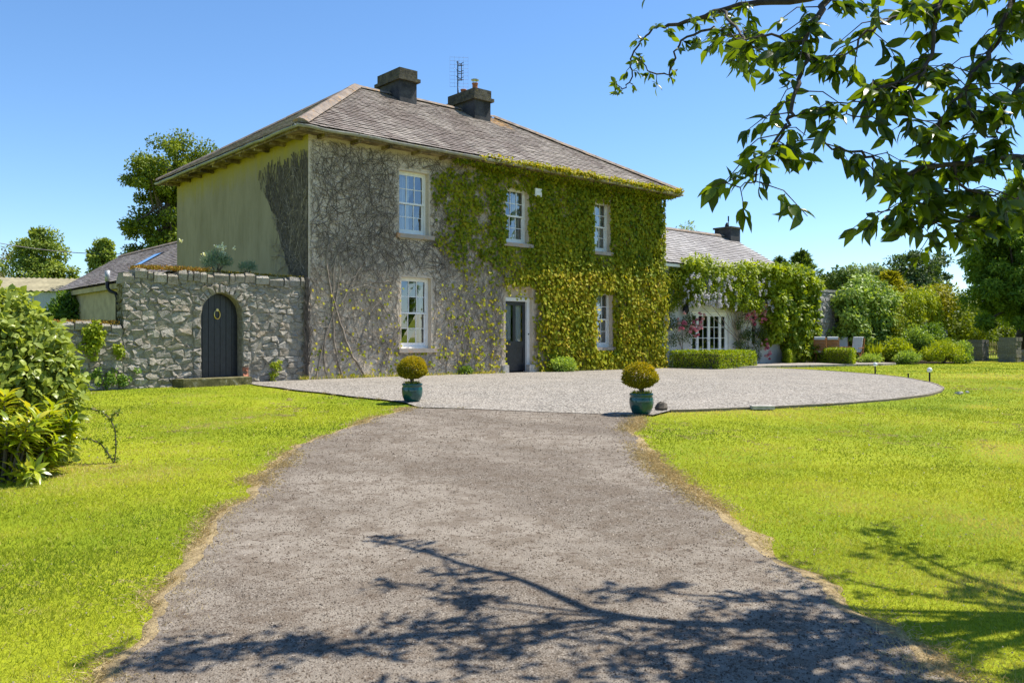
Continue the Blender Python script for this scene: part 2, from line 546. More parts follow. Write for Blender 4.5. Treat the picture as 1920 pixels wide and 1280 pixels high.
M['moss'] = leaf_mat('moss_tuft', (.1, .09, .015), (.3, .24, .04), .2, .8, .1, (1, 1, .6), (.42, .2, .05))
# ------------------------------------------------------------------ terrain, drive, forecourt
DRIVE_L = [(-13.5, -24), (-11.6, -20.2), (-9.95, -16.9), (-9.5, -16.08), (-8.96, -15.26), (-8.36, -14.27), (-7.5, -12.93), (-6.5, -11.5), (-5.51, -10.27), (-4.22, -9.11), (-3.2, -8.37), (-1.95, -7.5)]
DRIVE_R = [(.6, -10.75), (-.2, -11.4), (-1.4, -12.4), (-2.39, -13.53), (-3.3, -14.5), (-3.96, -15.41), (-4.93, -16.66), (-5.64, -17.75), (-6.17, -18.46), (-6.6, -19.0), (-7.6, -20.6), (-9.5, -24)]

def densify(line, step=.07, amp=.07, seed=5):
    out = []
    for a, b in zip(line[:-1], line[1:]):
        a = np.array(a, float); b = np.array(b, float); m = max(1, int(np.linalg.norm(b - a) / step))
        for k in range(m): out.append(a + (b - a) * k / m)
    out.append(np.array(line[-1], float))
    P = np.array(out)
    for _ in range(30): P[1:-1] = .5 * P[1:-1] + .25 * (P[:-2] + P[2:])
    T = np.gradient(P, axis=0); T /= np.linalg.norm(T, axis=1, keepdims=True)
    N = np.c_[-T[:, 1], T[:, 0]]
    w = (vnoise(P[:, 0], P[:, 1], .7, seed) - .5) * 2 * amp + (vnoise(P[:, 0], P[:, 1], .25, seed + 1) - .5) * amp * 1.3 + (vnoise(P[:, 0], P[:, 1], .09, seed + 2) - .5) * amp * .9
    w[0] = w[-1] = 0
    return P + N * w[:, None], N

DL, NL = densify(DRIVE_L); DR, NR = densify(DRIVE_R, seed=9)
DRIVE = [tuple(p) for p in DL] + [tuple(p) for p in DR]
FC_EDGE, _ = densify([(17.9, -2.2), (17.6, -3.6), (16.6, -5.33), (14.9, -7.9), (13.4, -9.5), (11.7, -10.9), (10.3, -12.0), (8.66, -12.75), (6.6, -12.85), (4.87, -12.5), (2.74, -11.78), (1.3, -10.95)], .3, .02, 21)
FC_LEFT, _ = densify([(-1.5, -6.75), (-1.75, -4.61), (-2.0, -1.61), (-1.75, .1)], .3, .05, 31)
FORE = [tuple(p) for p in FC_LEFT] + [(14.9, .1), (14.9, -2.2)] + [tuple(p) for p in FC_EDGE] + [(.6, -11.15), (.1, -10.6), (-.5, -9.7), (-1.1, -8.6), (-1.75, -7.6)]
PATIO = [(14.9, -.0), (14.9, -2.1), (18.0, -2.15), (20.3, -2.6), (24.7, -3.65), (26.6, -3.3), (27.6, .1)]
BED = [(25.2, -3.1), (27.5, -3.2), (30, -3.95), (32.4, -4.6), (33.4, -2.5), (36, .1), (26, .1)]

def ground():
    xs = np.r_[np.arange(-60, -24, 3), np.arange(-24, 40, .5), np.arange(40, 140, 4)]
    ys = np.r_[np.arange(-60, -28, 3), np.arange(-28, 14, .5), np.arange(14, 140, 4)]
    gx, gy = np.meshgrid(xs, ys)
    z = ground_z(gx, gy) + (fbm(gx, gy, 3.0, 3) - .5) * .035 * (depth_of(gx, gy) < 40) - .012
    V = np.c_[gx.ravel(), gy.ravel(), z.ravel()]
    nx, ny = len(xs), len(ys)
    i, j = np.meshgrid(np.arange(nx - 1), np.arange(ny - 1))
    a = (j * nx + i).ravel()
    # an outer skirt takes the lawn level on to the horizon
    F = np.c_[a, a + 1, a + nx + 1, a + nx]
    o = np_mesh('lawn', V, F, M['lawn'], smooth=True)
    setp(o, kind='structure')
    m = MB()
    b = 1500
    x0, x1, y0, y1 = xs[0], xs[-1], ys[0], ys[-1]
    zz = -.75
    for (p, q, r, s) in [(-b, b, -b, y0), (-b, b, y1, b), (-b, x0, y0, y1), (x1, b, y0, y1)]:
        m.add([(p, r, -.012 if q == b and r >= y1 or p == x1 else zz * .02 - .012), (q, r, -.012), (q, s, -.012), (p, s, -.012)], [(0, 1, 2, 3)])
    setp(make('fields', m, M['lawn']), kind='structure')
ground()
setp(poly_sheet('driveway', DRIVE, .012, M['drive'], .4), kind='structure')
setp(poly_sheet('gravel_forecourt', FORE, .02, M['gravel'], .4), kind='structure')

def verge(P, N, name, lo=.1, hi=.34, seed=3):
    w = lo + (hi - lo) * (fbm(P[:, 0], P[:, 1], .9, seed) * 1.1 + .8 * (vnoise(P[:, 0], P[:, 1], .3, seed + 5) - .4))
    A = P + N * .1; B = P - N * w[:, None]
    n = len(P); i = np.arange(n - 1)
    # the dry bank rides over the edge of the chippings and dips under the turf
    V = np.r_[np.c_[A, ground_z(A[:, 0], A[:, 1]) + .002], np.c_[B, ground_z(B[:, 0], B[:, 1]) - .02]]
    V = np.r_[V[:n], np.c_[P, ground_z(P[:, 0], P[:, 1]) + .016], V[n:]]
    F = np.r_[np.c_[i, i + 1, n + i + 1, n + i], np.c_[n + i, n + i + 1, 2 * n + i + 1, 2 * n + i]]
    o = np_mesh(name, V, F, M['verge'])
    if o.data.polygons[0].normal.z < 0: o.data.flip_normals()
    setp(o, kind='structure')
verge(DL, -NL, 'dry_verge', .03, .16, 3)
verge(DR, -NR, 'dry_verge', .05, .24, 8)

# timber edging round the forecourt
m = MB()
E3 = FC_EDGE[4:]
for a, b in zip(E3[:-1], E3[1:]):
    za, zb = ground_z(*a), ground_z(*b)
    m.bar((a[0], a[1], za - .012), (b[0], b[1], zb - .012), .04, .085)
setp(make('gravel_edging', m, simple('weathered_timber', (.2, .165, .12), .9, bump=.4)), 'weathered timber edging board curving round the gravel forecourt', 'edging')

# raised patio
m = MB()
pz = .075
n = len(PATIO)
m.add([(x, y, pz) for x, y in PATIO] + [(x, y, -.05) for x, y in PATIO], [tuple(range(n))] + [(i, n + i, n + (i + 1) % n, (i + 1) % n) for i in range(n)])
t = NT('patio_stone'); c = t.co()
br = t.new('ShaderNodeTexBrick'); br.inputs['Scale'].default_value = 1.6; br.inputs['Mortar Size'].default_value = .012
br.inputs[1].default_value = (.36, .32, .28, 1); br.inputs[2].default_value = (.28, .25, .22, 1); br.inputs[3].default_value = (.12, .11, .08, 1)
t.lk(c, br.inputs[0])
n1 = t.noise(3, 5, .7, c)
patio = make('patio', m, t.fin(t.mix(t.ramp(n1, (.45, 0.), (.7, .5)), br.outputs[0], (.2, .18, .13)), .9))
if patio.data.polygons[0].normal.z < 0: patio.data.flip_normals()
setp(patio, kind='structure')
m = MB()
n = len(BED)
m.add([(x, y, 0.012) for x, y in BED], [tuple(range(n))])
bed = make('flower_bed_soil', m, simple('soil', (.06, .045, .03), .95, bump=.5))
if bed.data.polygons[0].normal.z < 0: bed.data.flip_normals()
setp(bed, kind='structure')

# ------------------------------------------------------------------ main house
HL, HD, HZ = 14.6, 9.6, 6.5
house = empty('farmhouse', (0, 0, 0), 'two storey country house with hipped slate roof, half covered in creeper', 'house')
WINS = [(2.85, 3.88, 4.1, 5.92, 0), (6.85, 7.83, 4.15, 5.92, 1), (10.8, 11.75, 4.15, 5.92, 2), (2.92, 3.97, .81, 2.86, 3), (10.88, 11.85, .81, 2.76, 4)]
DOOR = (6.85, 8.0, 0, 2.72)
TH = .42

def holed_wall(x0, x1, z0, z1, holes, y, th, name, mat, parent, flip=False):
    us = sorted({x0, x1} | {h[0] for h in holes} | {h[1] for h in holes} | set(np.arange(x0 + 1, x1 - .3, 1.0).round(2)))
    zs = sorted({z0, z1} | {h[2] for h in holes} | {h[3] for h in holes})
    m = MB()
    for a, b in zip(us[:-1], us[1:]):
        for c, d in zip(zs[:-1], zs[1:]):
            mu, mz = (a + b) / 2, (c + d) / 2
            if any(h[0] < mu < h[1] and h[2] < mz < h[3] for h in holes): continue
            m.add([(a, y, c), (b, y, c), (b, y, d), (a, y, d)], [(0, 1, 2, 3)])
            m.add([(a, y + th, c), (b, y + th, c), (b, y + th, d), (a, y + th, d)], [(3, 2, 1, 0)])
    for h in holes:
        a, b, c, d = h[:4]
        m.add([(a, y, c), (b, y, c), (b, y, d), (a, y, d), (a, y + th, c), (b, y + th, c), (b, y + th, d), (a, y + th, d)],
              [(0, 4, 5, 1), (1, 5, 6, 2), (2, 6, 7, 3), (3, 7, 4, 0)])
    m.add([(x0, y, z1), (x1, y, z1), (x1, y + th, z1), (x0, y + th, z1)], [(0, 1, 2, 3)])
    return make(name, m, mat, parent)

holed_wall(0, HL, -.1, HZ, [w[:4] for w in WINS] + [DOOR], 0, TH, 'front_wall', M['render'], house)
m = MB(); m.box(-.003, TH, .003, HD, -.1, HZ - .003)
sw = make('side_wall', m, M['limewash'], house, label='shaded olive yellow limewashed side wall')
m = MB(); m.box(HL - TH, HL + .002, TH + .003, HD, -.1, HZ - .003); make('side_wall', m, M['render'], house)
m = MB(); m.box(TH, HL - TH, HD - TH, HD - .002, -.1, HZ - .003); make('back_wall', m, M['render'], house)
m = MB(); m.box(TH + .01, HL - TH - .01, 3.2, 3.35, 0, HZ - .1); make('inner_wall', m, M['interior'], house)
m = MB(); m.box(TH + .01, HL - TH - .01, TH + .01, 3.19, 3.15, 3.4); m.box(TH + .01, HL - TH - .01, TH + .01, 3.19, -.05, .02); m.box(TH, HL - TH, TH, HD - TH, HZ - .12, HZ - .02)
for u in (5.3, 9.6): m.box(u, u + .15, TH + .01, 3.19, .02, HZ - .13)
make('inner_floor', m, M['interior'], house)

def sash_window(u0, u1, z0, z1, idx, parent):
    y = .17
    m = MB(); fw = .055
    m.box(u0, u0 + fw, y, y + .12, z0, z1); m.box(u1 - fw, u1, y, y + .12, z0, z1)
    m.box(u0 + fw, u1 - fw, y, y + .12, z1 - fw, z1); m.box(u0 + fw, u1 - fw, y, y + .12, z0, z0 + .05)
    w = make('window', m, M['white'], parent)
    zm = (z0 + z1) / 2
    a, b = u0 + fw + .002, u1 - fw - .002
    for k, (c, d, yy) in enumerate(((zm - .025, z1 - fw - .002, y + .02), (z0 + .052, zm + .02, y + .062))):
        m = MB(); s = .045; bt = .05 if k == 0 else .11
        m.box(a, a + s, yy, yy + .038, c, d); m.box(b - s, b, yy, yy + .038, c, d)
        m.box(a + s, b - s, yy, yy + .038, d - s, d); m.box(a + s, b - s, yy, yy + .038, c, c + bt)
        make('sash', m, M['white'], w)
        ia, ib, ic, id_ = a + s, b - s, c + bt, d - s
        gb = .02
        for j in (1, 2):
            uu = ia + (ib - ia) * j / 3
            m = MB(); m.box(uu - gb / 2, uu + gb / 2, yy + .004, yy + .034, ic, id_); make('glazing_bar', m, M['white'], w)
        zz = (ic + id_) / 2
        m = MB(); m.box(ia, ib, yy + .006, yy + .032, zz - gb / 2, zz + gb / 2); make('glazing_bar', m, M['white'], w)
        for j in range(3):
            for q in range(2):
                p0 = ia + (ib - ia) * j / 3 + .004; p1 = ia + (ib - ia) * (j + 1) / 3 - .004
                q0 = ic + (id_ - ic) * q / 2 + .004; q1 = ic + (id_ - ic) * (q + 1) / 2 - .004
                tw = R.normal(0, .0035, 4)      # hand-set panes are never quite flat
                m = MB(); m.add([(p0, yy + .02 + tw[0], q0), (p1, yy + .02 + tw[1], q0), (p1, yy + .02 + tw[2], q1), (p0, yy + .02 + tw[3], q1)], [(0, 1, 2, 3)])
                make('pane', m, M['glass'], w)
    m = MB(); m.box(u0 - .12, u1 + .15, -.09, y - .002, z0 - .12, z0 - .003)
    make('sill', m, M['sill'], w)
    # curtains
    spans = {0: [(.28, .62)], 1: [(0, .3), (.62, 1)], 2: [(0, 1)], 3: [(.86, 1)], 4: [(.6, 1)]}[idx]
    for s0, s1 in spans:
        n = 40
        m = MB()
        xs = np.linspace(u0 + .02 + (u1 - u0 - .04) * s0, u0 + .02 + (u1 - u0 - .04) * s1, n)
        ys = y + .25 + .03 * np.sin(xs * 62) + .015 * np.sin(xs * 121 + 1)
        m.add([(x, yv, z0 + .02) for x, yv in zip(xs, ys)] + [(x, yv, z1 - .02) for x, yv in zip(xs, ys)],
              [(i, i + 1, n + i + 1, n + i) for i in range(n - 1)])
        make('curtain', m, M['curtain'], w, smooth=True)
    return w
for w_ in WINS: sash_window(*w_, house)

# front door
u0, u1 = DOOR[0], DOOR[1]
y = .2
m = MB()
m.box(u0, u0 + .11, y - .06, y + .12, .03, 2.3); m.box(u1 - .11, u1, y - .06, y + .12, .03, 2.3)
m.box(u0, u1, y - .07, y + .12, 2.301, 2.42)
door = make('front_door', m, M['white'], house, label='dark glazed front door in a white frame')
m = MB(); m.box(u0 + .0, u1 - .0, y - .02, y + .1, 2.425, DOOR[3] - .002)
make('fanlight_panel', m, M['render'], door)
a, b = u0 + .112, u1 - .112
m = MB(); yy = y + .03
m.box(a, a + .1, yy, yy + .045, .06, 2.298); m.box(b - .1, b, yy, yy + .045, .06, 2.298)
m.box(a + .1, b - .1, yy, yy + .045, 2.18, 2.298); m.box(a + .1, b - .1, yy, yy + .045, .06, .3); m.box(a + .1, b - .1, yy, yy + .045, .8, 1.02)
mid = (a + b) / 2
m.box(mid - .05, mid + .05, yy + .001, yy + .044, 1.02, 2.18)
make('door_leaf', m, M['blackpaint'], door)
m = MB(); m.box(a + .1, b - .1, yy + .018, yy + .03, .3, .8); m.box(a + .15, b - .15, yy + .008, yy + .018, .35, .75)
make('door_panel', m, M['blackpaint'], door)
for c0, c1 in ((a + .1, mid - .05), (mid + .05, b - .1)):
    m = MB(); m.add([(c0, yy + .022, 1.02), (c1, yy + .022, 1.02), (c1, yy + .022, 2.18), (c0, yy + .022, 2.18)], [(0, 1, 2, 3)])
    make('pane', m, M['glass'], door)
    m = MB(); n = 24; xs = np.linspace(c0, c1, n); ys = yy + .12 + .012 * np.sin(xs * 70)
    m.add([(x, v, 1.0) for x, v in zip(xs, ys)] + [(x, v, 2.2) for x, v in zip(xs, ys)], [(i, i + 1, n + i + 1, n + i) for i in range(n - 1)])
    make('door_curtain', m, M['curtain'], door, smooth=True)
m = MB(); m.tube([(a + .22, yy, .92), (a + .22, yy - .04, .92), (a + .22, yy - .06, .92)], [.014, .018, .035], 10); make('knob', m, M['brass'], door, True)
m = MB(); m.tube([(u1 - .05, y - .06, 1.25), (u1 - .05, y - .08, 1.25)], [.025, .02], 10); make('bell_push', m, M['iron'], door)
m = MB(); m.box(u0 + .02, u1 - .02, -.06, y + .1, -.05, .028); make('threshold', m, M['blackpaint'], door)
for uu in (u0 - .02, u1 - .03):
    m = MB(); m.box(uu - .16, uu + .1, -.08, .1, -.05, .26); make('plinth_block', m, M['plinth'], house)
m = MB(); m.box(8.02, 8.3, -.13, -.02, 5.72, 5.98); m.box(8.06, 8.26, -.145, -.131, 5.76, 5.84); make('alarm_box', m, M['box_white'], house)

# ---- roof
OV = .5
EZ = 6.57
VR, UR0, UR1, RZ = 4.8, 4.25, 10.35, 9.58
roof = MB()
c0, c1, c2, c3 = (-OV, -OV, EZ), (HL + OV, -OV, EZ), (HL + OV, HD + OV, EZ), (-OV, HD + OV, EZ)
r0, r1 = (UR0, VR, RZ), (UR1, VR, RZ)
roof.add([c0, c1, c2, c3, r0, r1], [(0, 1, 5, 4), (1, 2, 5), (2, 3, 4, 5), (3, 0, 4)])
roof = make('roof', roof, M['slate_bed'], house)

slate_me = None
def slate_mesh(name, mat):
    m = MB(); m.add([(-.5, 0, 0), (.5, 0, 0), (.5, 1, 0), (-.5, 1, 0), (-.49, .005, 1), (.49, .005, 1), (.5, 1, 1), (-.5, 1, 1)],
                    [(4, 5, 6, 7), (0, 1, 5, 4), (1, 2, 6, 5), (3, 0, 4, 7)])
    me = bpy.data.meshes.new(name); me.from_pydata(m.v, [], m.f); me.materials.append(mat)
    return me

def slates(base, along, up, length, rows_h, left_fn, right_fn, width, mat, parent, single=None, keep=0, smat=None, lift=.02):
    """lay slates course by course; left_fn/right_fn give the course limits"""
    base = Vector(base); along = Vector(along).normalized(); up = Vector(up).normalized(); nrm = along.cross(up).normalized()
    if nrm.z < 0: nrm = -nrm
    V = []; F = []; T = []
    nrow = int(length / rows_h)
    singles = []
    for r in range(nrow + 1):
        s = r * rows_h
        a, b = left_fn(s / length), right_fn(s / length)
        x = a - (width * .5 if r % 2 else 0) - R.uniform(0, .05)
        while x < b:
            w = width * R.uniform(.88, 1.1)
            xa, xb = max(x, a), min(x + w - .012, b)
            if xb - xa > .05:
                L = min(rows_h * 1.55, max(.08, length - s + .02))
                th = R.uniform(.006, .013)
                jit = R.normal(0, .006)
                tilt = .028 + R.uniform(0, .012)
                p = base + along * ((xa + xb) / 2) + up * (s + jit) + nrm * lift
                dirn = (up - nrm * (tilt / L)).normalized()
                n2 = along.cross(dirn).normalized()
                if n2.z < 0: n2 = -n2
                p = p + nrm * tilt
                if single is not None and len(singles) < keep and single(p):
                    o = bpy.data.objects.new('slate', SLATE_ME); COL.objects.link(o); o.parent = parent
                    ax = dirn.cross(n2)
                    mtx = Matrix(((ax.x * (xb - xa), dirn.x * L, n2.x * th, p.x), (ax.y * (xb - xa), dirn.y * L, n2.y * th, p.y), (ax.z * (xb - xa), dirn.z * L, n2.z * th, p.z), (0, 0, 0, 1)))
                    o.matrix_basis = mtx
                    singles.append(o)
                else:
                    k = len(V)
                    ax = along * (xb - xa) * .5
                    for q in (p - ax, p + ax, p + ax + dirn * L, p - ax + dirn * L): V.append(q + n2 * th)
                    V.append(p - ax - n2 * .004); V.append(p + ax - n2 * .004)
                    F.append((k, k + 1, k + 2, k + 3)); F.append((k + 4, k + 5, k + 1, k)); F.append((k + 5, k + 2, k + 1, k + 1)); 
                    T.extend([R.random()] * 6)
            x += w
    F = [tuple(dict.fromkeys(f)) for f in F]
    me = bpy.data.meshes.new('slates'); me.from_pydata([tuple(v) for v in V], [], F); me.materials.append(mat)
    at_ = me.attributes.new('tint', 'FLOAT', 'POINT'); at_.data.foreach_set('value', np.array(T, np.float32))
    o = bpy.data.objects.new('slates', me); COL.objects.link(o); o.parent = parent; o['kind'] = 'stuff'; o.location = -ORG[parent.name]
    ORG[o.name] = np.zeros(3)
SLATE_ME = slate_mesh('slate', M['slate'])
slen = math.hypot(VR + OV, RZ - EZ)
slates((-OV, -OV - .04, EZ - .02), (1, 0, 0), (0, VR + OV, RZ - EZ), slen, .2, lambda f: f * (UR0 + OV), lambda f: HL + 2 * OV - f * (HL + OV - UR1), .27, M['slate_j'], roof,
       single=lambda p: p.x < 8.5 and p.z < 8.7, keep=300)
sl2 = math.hypot(UR0 + OV, RZ - EZ)
slates((-OV - .04, HD + OV, EZ - .02), (0, -1, 0), (UR0 + OV, 0, RZ - EZ), sl2, .2, lambda f: f * (HD + OV - VR), lambda f: HD + 2 * OV - f * (VR + OV), .27, M['slate_j'], roof)
slates((HL + OV + .04, -OV, EZ - .02), (0, 1, 0), (-(HL + OV - UR1), 0, RZ - EZ), sl2, .2, lambda f: f * (VR + OV), lambda f: HD + 2 * OV - f * (HD + OV - VR), .27, M['slate_j'], roof)

def ridge_line(a, b, name, parent, r=.11, seg=1.2, mat=None):
    a = Vector(a); b = Vector(b); n = int((b - a).length / seg)
    for k in range(n):
        p = a.lerp(b, k / n); q = a.lerp(b, (k + 1) / n)
        j = Vector((0, 0, R.normal(0, .003)))
        d = (q - p).normalized(); s = d.cross(Vector((0, 0, 1))).normalized(); u = s.cross(d)
        m = MB()
        prof = [(-r * 1.5, -.045), (-r * .8, .035), (0, .075), (r * .8, .035), (r * 1.5, -.045)]
        V = [p + j + s * x + u * z for x, z in prof] + [q + j + s * x * .99 + u * (z - .004) for x, z in prof]
        m.add(V, [(i, i + 1, 6 + i, 5 + i) for i in range(4)] + [(0, 1, 2, 3, 4)])
        make(name, m, mat or M['ridge'], parent)
ridge_line((UR0, VR, RZ + .07), (UR1, VR, RZ + .07), 'ridge_tile', roof)
ridge_line((-OV, -OV, EZ + .085), (UR0, VR, RZ + .09), 'hip_tile', roof, r=.15)
ridge_line((HL + OV, -OV, EZ + .085), (UR1, VR, RZ + .09), 'hip_tile', roof, r=.15)
ridge_line((-OV, HD + OV, EZ + .06), (UR0, VR, RZ + .07), 'hip_tile', roof)

# eaves: soffit, fascia, brackets, gutter
m = MB()
m.box(-OV + .03, HL + OV - .03, -OV + .03, -.003, EZ - .1, EZ - .06); m.box(-OV + .03, -.006, -.002, HD + OV - .03, EZ - .1, EZ - .06)
m.box(HL + .005, HL + OV - .03, -.002, HD + OV - .03, EZ - .1, EZ - .06)
make('soffit', m, M['soffit'], house)
m = MB()
m.box(-OV + .01, HL + OV - .01, -OV + .005, -OV + .029, EZ - .14, EZ - .015); m.box(-OV + .005, -OV + .029, -OV + .03, HD + OV, EZ - .14, EZ - .015)
m.box(HL + OV - .029, HL + OV - .005, -OV + .03, HD + OV, EZ - .14, EZ - .015)
make('fascia', m, M['soffit'], house)
for k in range(10):
    v = .35 + k * 1.0
    m = MB(); m.box(-OV + .06, -.004, v - .045, v + .045, EZ - .2, EZ - .101); make('eaves_bracket', m, M['soffit'], house)
for k in range(15):
    u = .3 + k * 1.0
    m = MB(); m.box(u - .045, u + .045, -OV + .06, -.004, EZ - .19, EZ - .101); make('eaves_bracket', m, M['soffit'], house)

def gutter(a, b, out, r=.06):
    a = Vector(a); b = Vector(b); out = Vector(out); n = max(2, int((b - a).length / .4))
    m = MB(); prof = [(math.cos(t_) , math.sin(t_)) for t_ in np.linspace(math.pi, 2 * math.pi, 7)]
    V = []
    for k in range(n + 1):
        p = a.lerp(b, k / n) + Vector((0, 0, R.normal(0, .006)))
        for cx, cz in prof: V.append(p + out * (r + cx * r) + Vector((0, 0, cz * r)))
    F = [(k * 7 + i, k * 7 + i + 1, (k + 1) * 7 + i + 1, (k + 1) * 7 + i) for k in range(n) for i in range(6)]
    m.add(V, F)
    o = make('gutter', m, M['gutter'], house, True)
    o.modifiers.new('thickness', 'SOLIDIFY').thickness = .012
    for k in range(0, n, 4):
        p = a.lerp(b, (k + .5) / n)
        m = MB(); V = []
        for w in (-.03, .03):
            for cx, cz in prof: V.append(p + (b - a).normalized() * w + out * (r + cx * (r + .012)) + Vector((0, 0, cz * (r + .012))))
        m.add(V, [(i, i + 1, 8 + i, 7 + i) for i in range(6)])
        make('gutter_clip', m, M['gutter'], o)
gutter((-OV - .15, -OV, EZ - .02), (HL + OV, -OV, EZ - .06), (0, -1, 0))
gutter((-OV, -OV, EZ - .02), (-OV, HD + OV, EZ - .06), (-1, 0, 0))

def chimney(u0, u1, v0, v1, zb, zt, parent, name='chimney'):
    m = MB(); m.box(u0, u1, v0, v1, zb, zt - .42)
    ch = make(name, m, M['chimney'], parent)
    m = MB(); m.box(u0 - .1, u1 + .1, v0 - .1, v1 + .1, zt - .42, zt - .3); make('chimney_band', m, M['cap'], ch)
    m = MB(); e = .02; m.box(u0 - e, u1 + e, v0 - e, v1 + e, zt - .3, zt); make('chimney_cap', m, M['cap'], ch)
    return ch
chimney(5.6, 6.3, 4.12, 5.5, 8.4, 10.42, house)
ch2 = chimney(8.75, 9.5, 3.95, 5.55, 8.4, 10.3, house)
for (v, zt, cowl) in ((4.4, .32, True), (5.1, .24, False)):
    m = MB(); m.lathe((9.12, v, 10.3), [(.11, 0), (.115, .05), (.1, .06), (.1, zt - .04), (.12, zt - .03), (.12, zt)], 14); make('chimney_pot', m, M['terracotta'], ch2, True)
    if cowl:
        m = MB()
        for k in range(4):
            a = k * math.pi / 2 + .4; m.tube([(9.12 + .09 * math.cos(a), v + .09 * math.sin(a), 10.3 + zt), (9.12 + .09 * math.cos(a), v + .09 * math.sin(a), 10.3 + zt + .12)], .012, 5)
        m.lathe((9.12, v, 10.3 + zt + .11), [(.15, 0), (.15, .03), (.05, .07)], 14); make('chimney_cowl', m, M['steel'], ch2)
# television aerial on the second chimney
ae = empty('television_aerial', (9.0, 5.3, 10.3), 'grid panel television aerial on a mast strapped to the chimney with clay pots', 'aerial')
m = MB(); m.tube([(9.0, 5.3, 10.3), (9.0, 5.3, 11.65)], .022, 6); m.tube([(8.9, 5.1, 10.3), (9.0, 5.3, 10.7)], .013, 5); m.tube([(9.15, 5.45, 10.3), (9.0, 5.3, 10.75)], .013, 5); make('mast', m, M['iron'], ae)
m = MB()
for k in range(9):
    z = 10.65 + k * .14; m.tube([(8.72, 5.42, z), (9.28, 5.02, z)], .004, 4)
for k in range(5):
    f = k / 4; m.tube([(8.72 + .56 * f, 5.42 - .4 * f, 10.62), (8.72 + .56 * f, 5.42 - .4 * f, 11.8)], .004, 4)
make('grid_reflector', m, M['steel'], ae)
m = MB()
for z in (10.95, 11.2, 11.5):
    m.tube([(8.86, 5.2, z + .06), (9.0, 5.15, z), (9.12, 5.1, z + .07)], .014, 5); m.tube([(8.9, 5.2, z - .09), (9.1, 5.06, z - .05)], .014, 5)
m.tube([(9.1, 5.2, 10.9), (9.1, 5.2, 11.55)], .016, 5)
for z in (10.95, 11.5): m.tube([(9.0, 5.3, z), (9.1, 5.2, z)], .014, 5)
make('dipole', m, M['iron'], ae)
# ------------------------------------------------------------------ rubble walls
def clip_poly(P, nx, nz, d):
    """keep the side where nx*x+nz*z <= d"""
    out = []
    n = len(P)
    for i in range(n):
        a = P[i]; b = P[(i + 1) % n]
        fa = nx * a[0] + nz * a[1] - d; fb = nx * b[0] + nz * b[1] - d
        if fa <= 0: out.append(a)
        if (fa < 0) != (fb < 0) and abs(fa - fb) > 1e-12:
            s = fa / (fa - fb); out.append((a[0] + (b[0] - a[0]) * s, a[1] + (b[1] - a[1]) * s))
    return out

def rubble_cells(x0, x1, z0, z1, w, h, aniso=1.7, seed=1):
    """irregular roughly coursed cells filling a rectangle"""
    r = np.random.default_rng(seed)
    S = []
    z = z0
    k = 0
    while z < z1 - h * .3:
        hh = h * r.uniform(.7, 1.25)
        x = x0 - w * r.uniform(0, .6)
        while x < x1 + w * .3:
            ww = w * r.choice([.55, .8, 1.0, 1.35, 1.8], p=[.15, .25, .3, .2, .1])
            S.append((x + ww / 2 + r.normal(0, .02), (z + hh / 2 + r.normal(0, .028)) * aniso))
            x += ww
        z += hh
    S = np.array(S)
    cells = []
    for i, s in enumerate(S):
        P = [(x0, z0 * aniso), (x1, z0 * aniso), (x1, z1 * aniso), (x0, z1 * aniso)]
        d = np.linalg.norm(S - s, axis=1)
        for j in np.argsort(d)[1:22]:
            q = S[j]; nx, nz = q - s; mid = (q + s) / 2
            P = clip_poly(P, nx, nz, nx * mid[0] + nz * mid[1])
            if len(P) < 3: break
        if len(P) >= 3:
            A = np.array(P); A[:, 1] /= aniso
            cells.append(A)
    return cells

def stone_mb(P, y, proud, r, axis=1, depth=.05, gap=.014):
    """one facing stone: polygon P (x,z) on the plane y, bulging towards -y"""
    Q = [P[0]]
    for p in P[1:]:
        if np.linalg.norm(p - Q[-1]) > .035: Q.append(p)
    if np.linalg.norm(Q[0] - Q[-1]) < .035 and len(Q) > 3: Q.pop()
    P = np.array(Q)
    if len(P) < 3: return None
    sz = np.sqrt(abs(.5 * np.sum(P[:, 0] * np.roll(P[:, 1], -1) - P[:, 1] * np.roll(P[:, 0], -1))))
    if sz < .05: return None
    if len(P) < 7:      # break the longer edges so the outline is not a clean polygon
        Q = []
        for i in range(len(P)):
            a, b = P[i], P[(i + 1) % len(P)]
            Q.append(a)
            if np.linalg.norm(b - a) > .14: Q.append((a + b) / 2 + r.normal(0, .014, 2))
        P = np.array(Q)
    c = P.mean(0)
    g = max(.7, 1 - gap / sz)
    A = c + (P - c) * g + r.normal(0, .009, P.shape)
    B = c + (P - c) * (g - r.uniform(.07, .2, len(P)) [:, None]) + r.normal(0, .012, P.shape)
    n = len(P)
    tl = r.normal(0, .1, 2)
    yb = y - proud - (B - c) @ tl + r.normal(0, .012, n)
    m = MB()
    V = [(a[0], y + depth, a[1]) for a in A] + [(a[0], y - proud * r.uniform(.1, .7), a[1]) for a in A] + [(b[0], v, b[1]) for b, v in zip(B, yb)] + [(c[0] + r.normal(0, .03), y - proud + r.normal(-.006, .012), c[1] + r.normal(0, .025))]
    F = []
    for i in range(n):
        j = (i + 1) % n
        F += [(i, j, n + j, n + i), (n + i, n + j, 2 * n + j, 2 * n + i), (2 * n + i, 2 * n + j, 3 * n)]
    m.add(V, F)
    return m

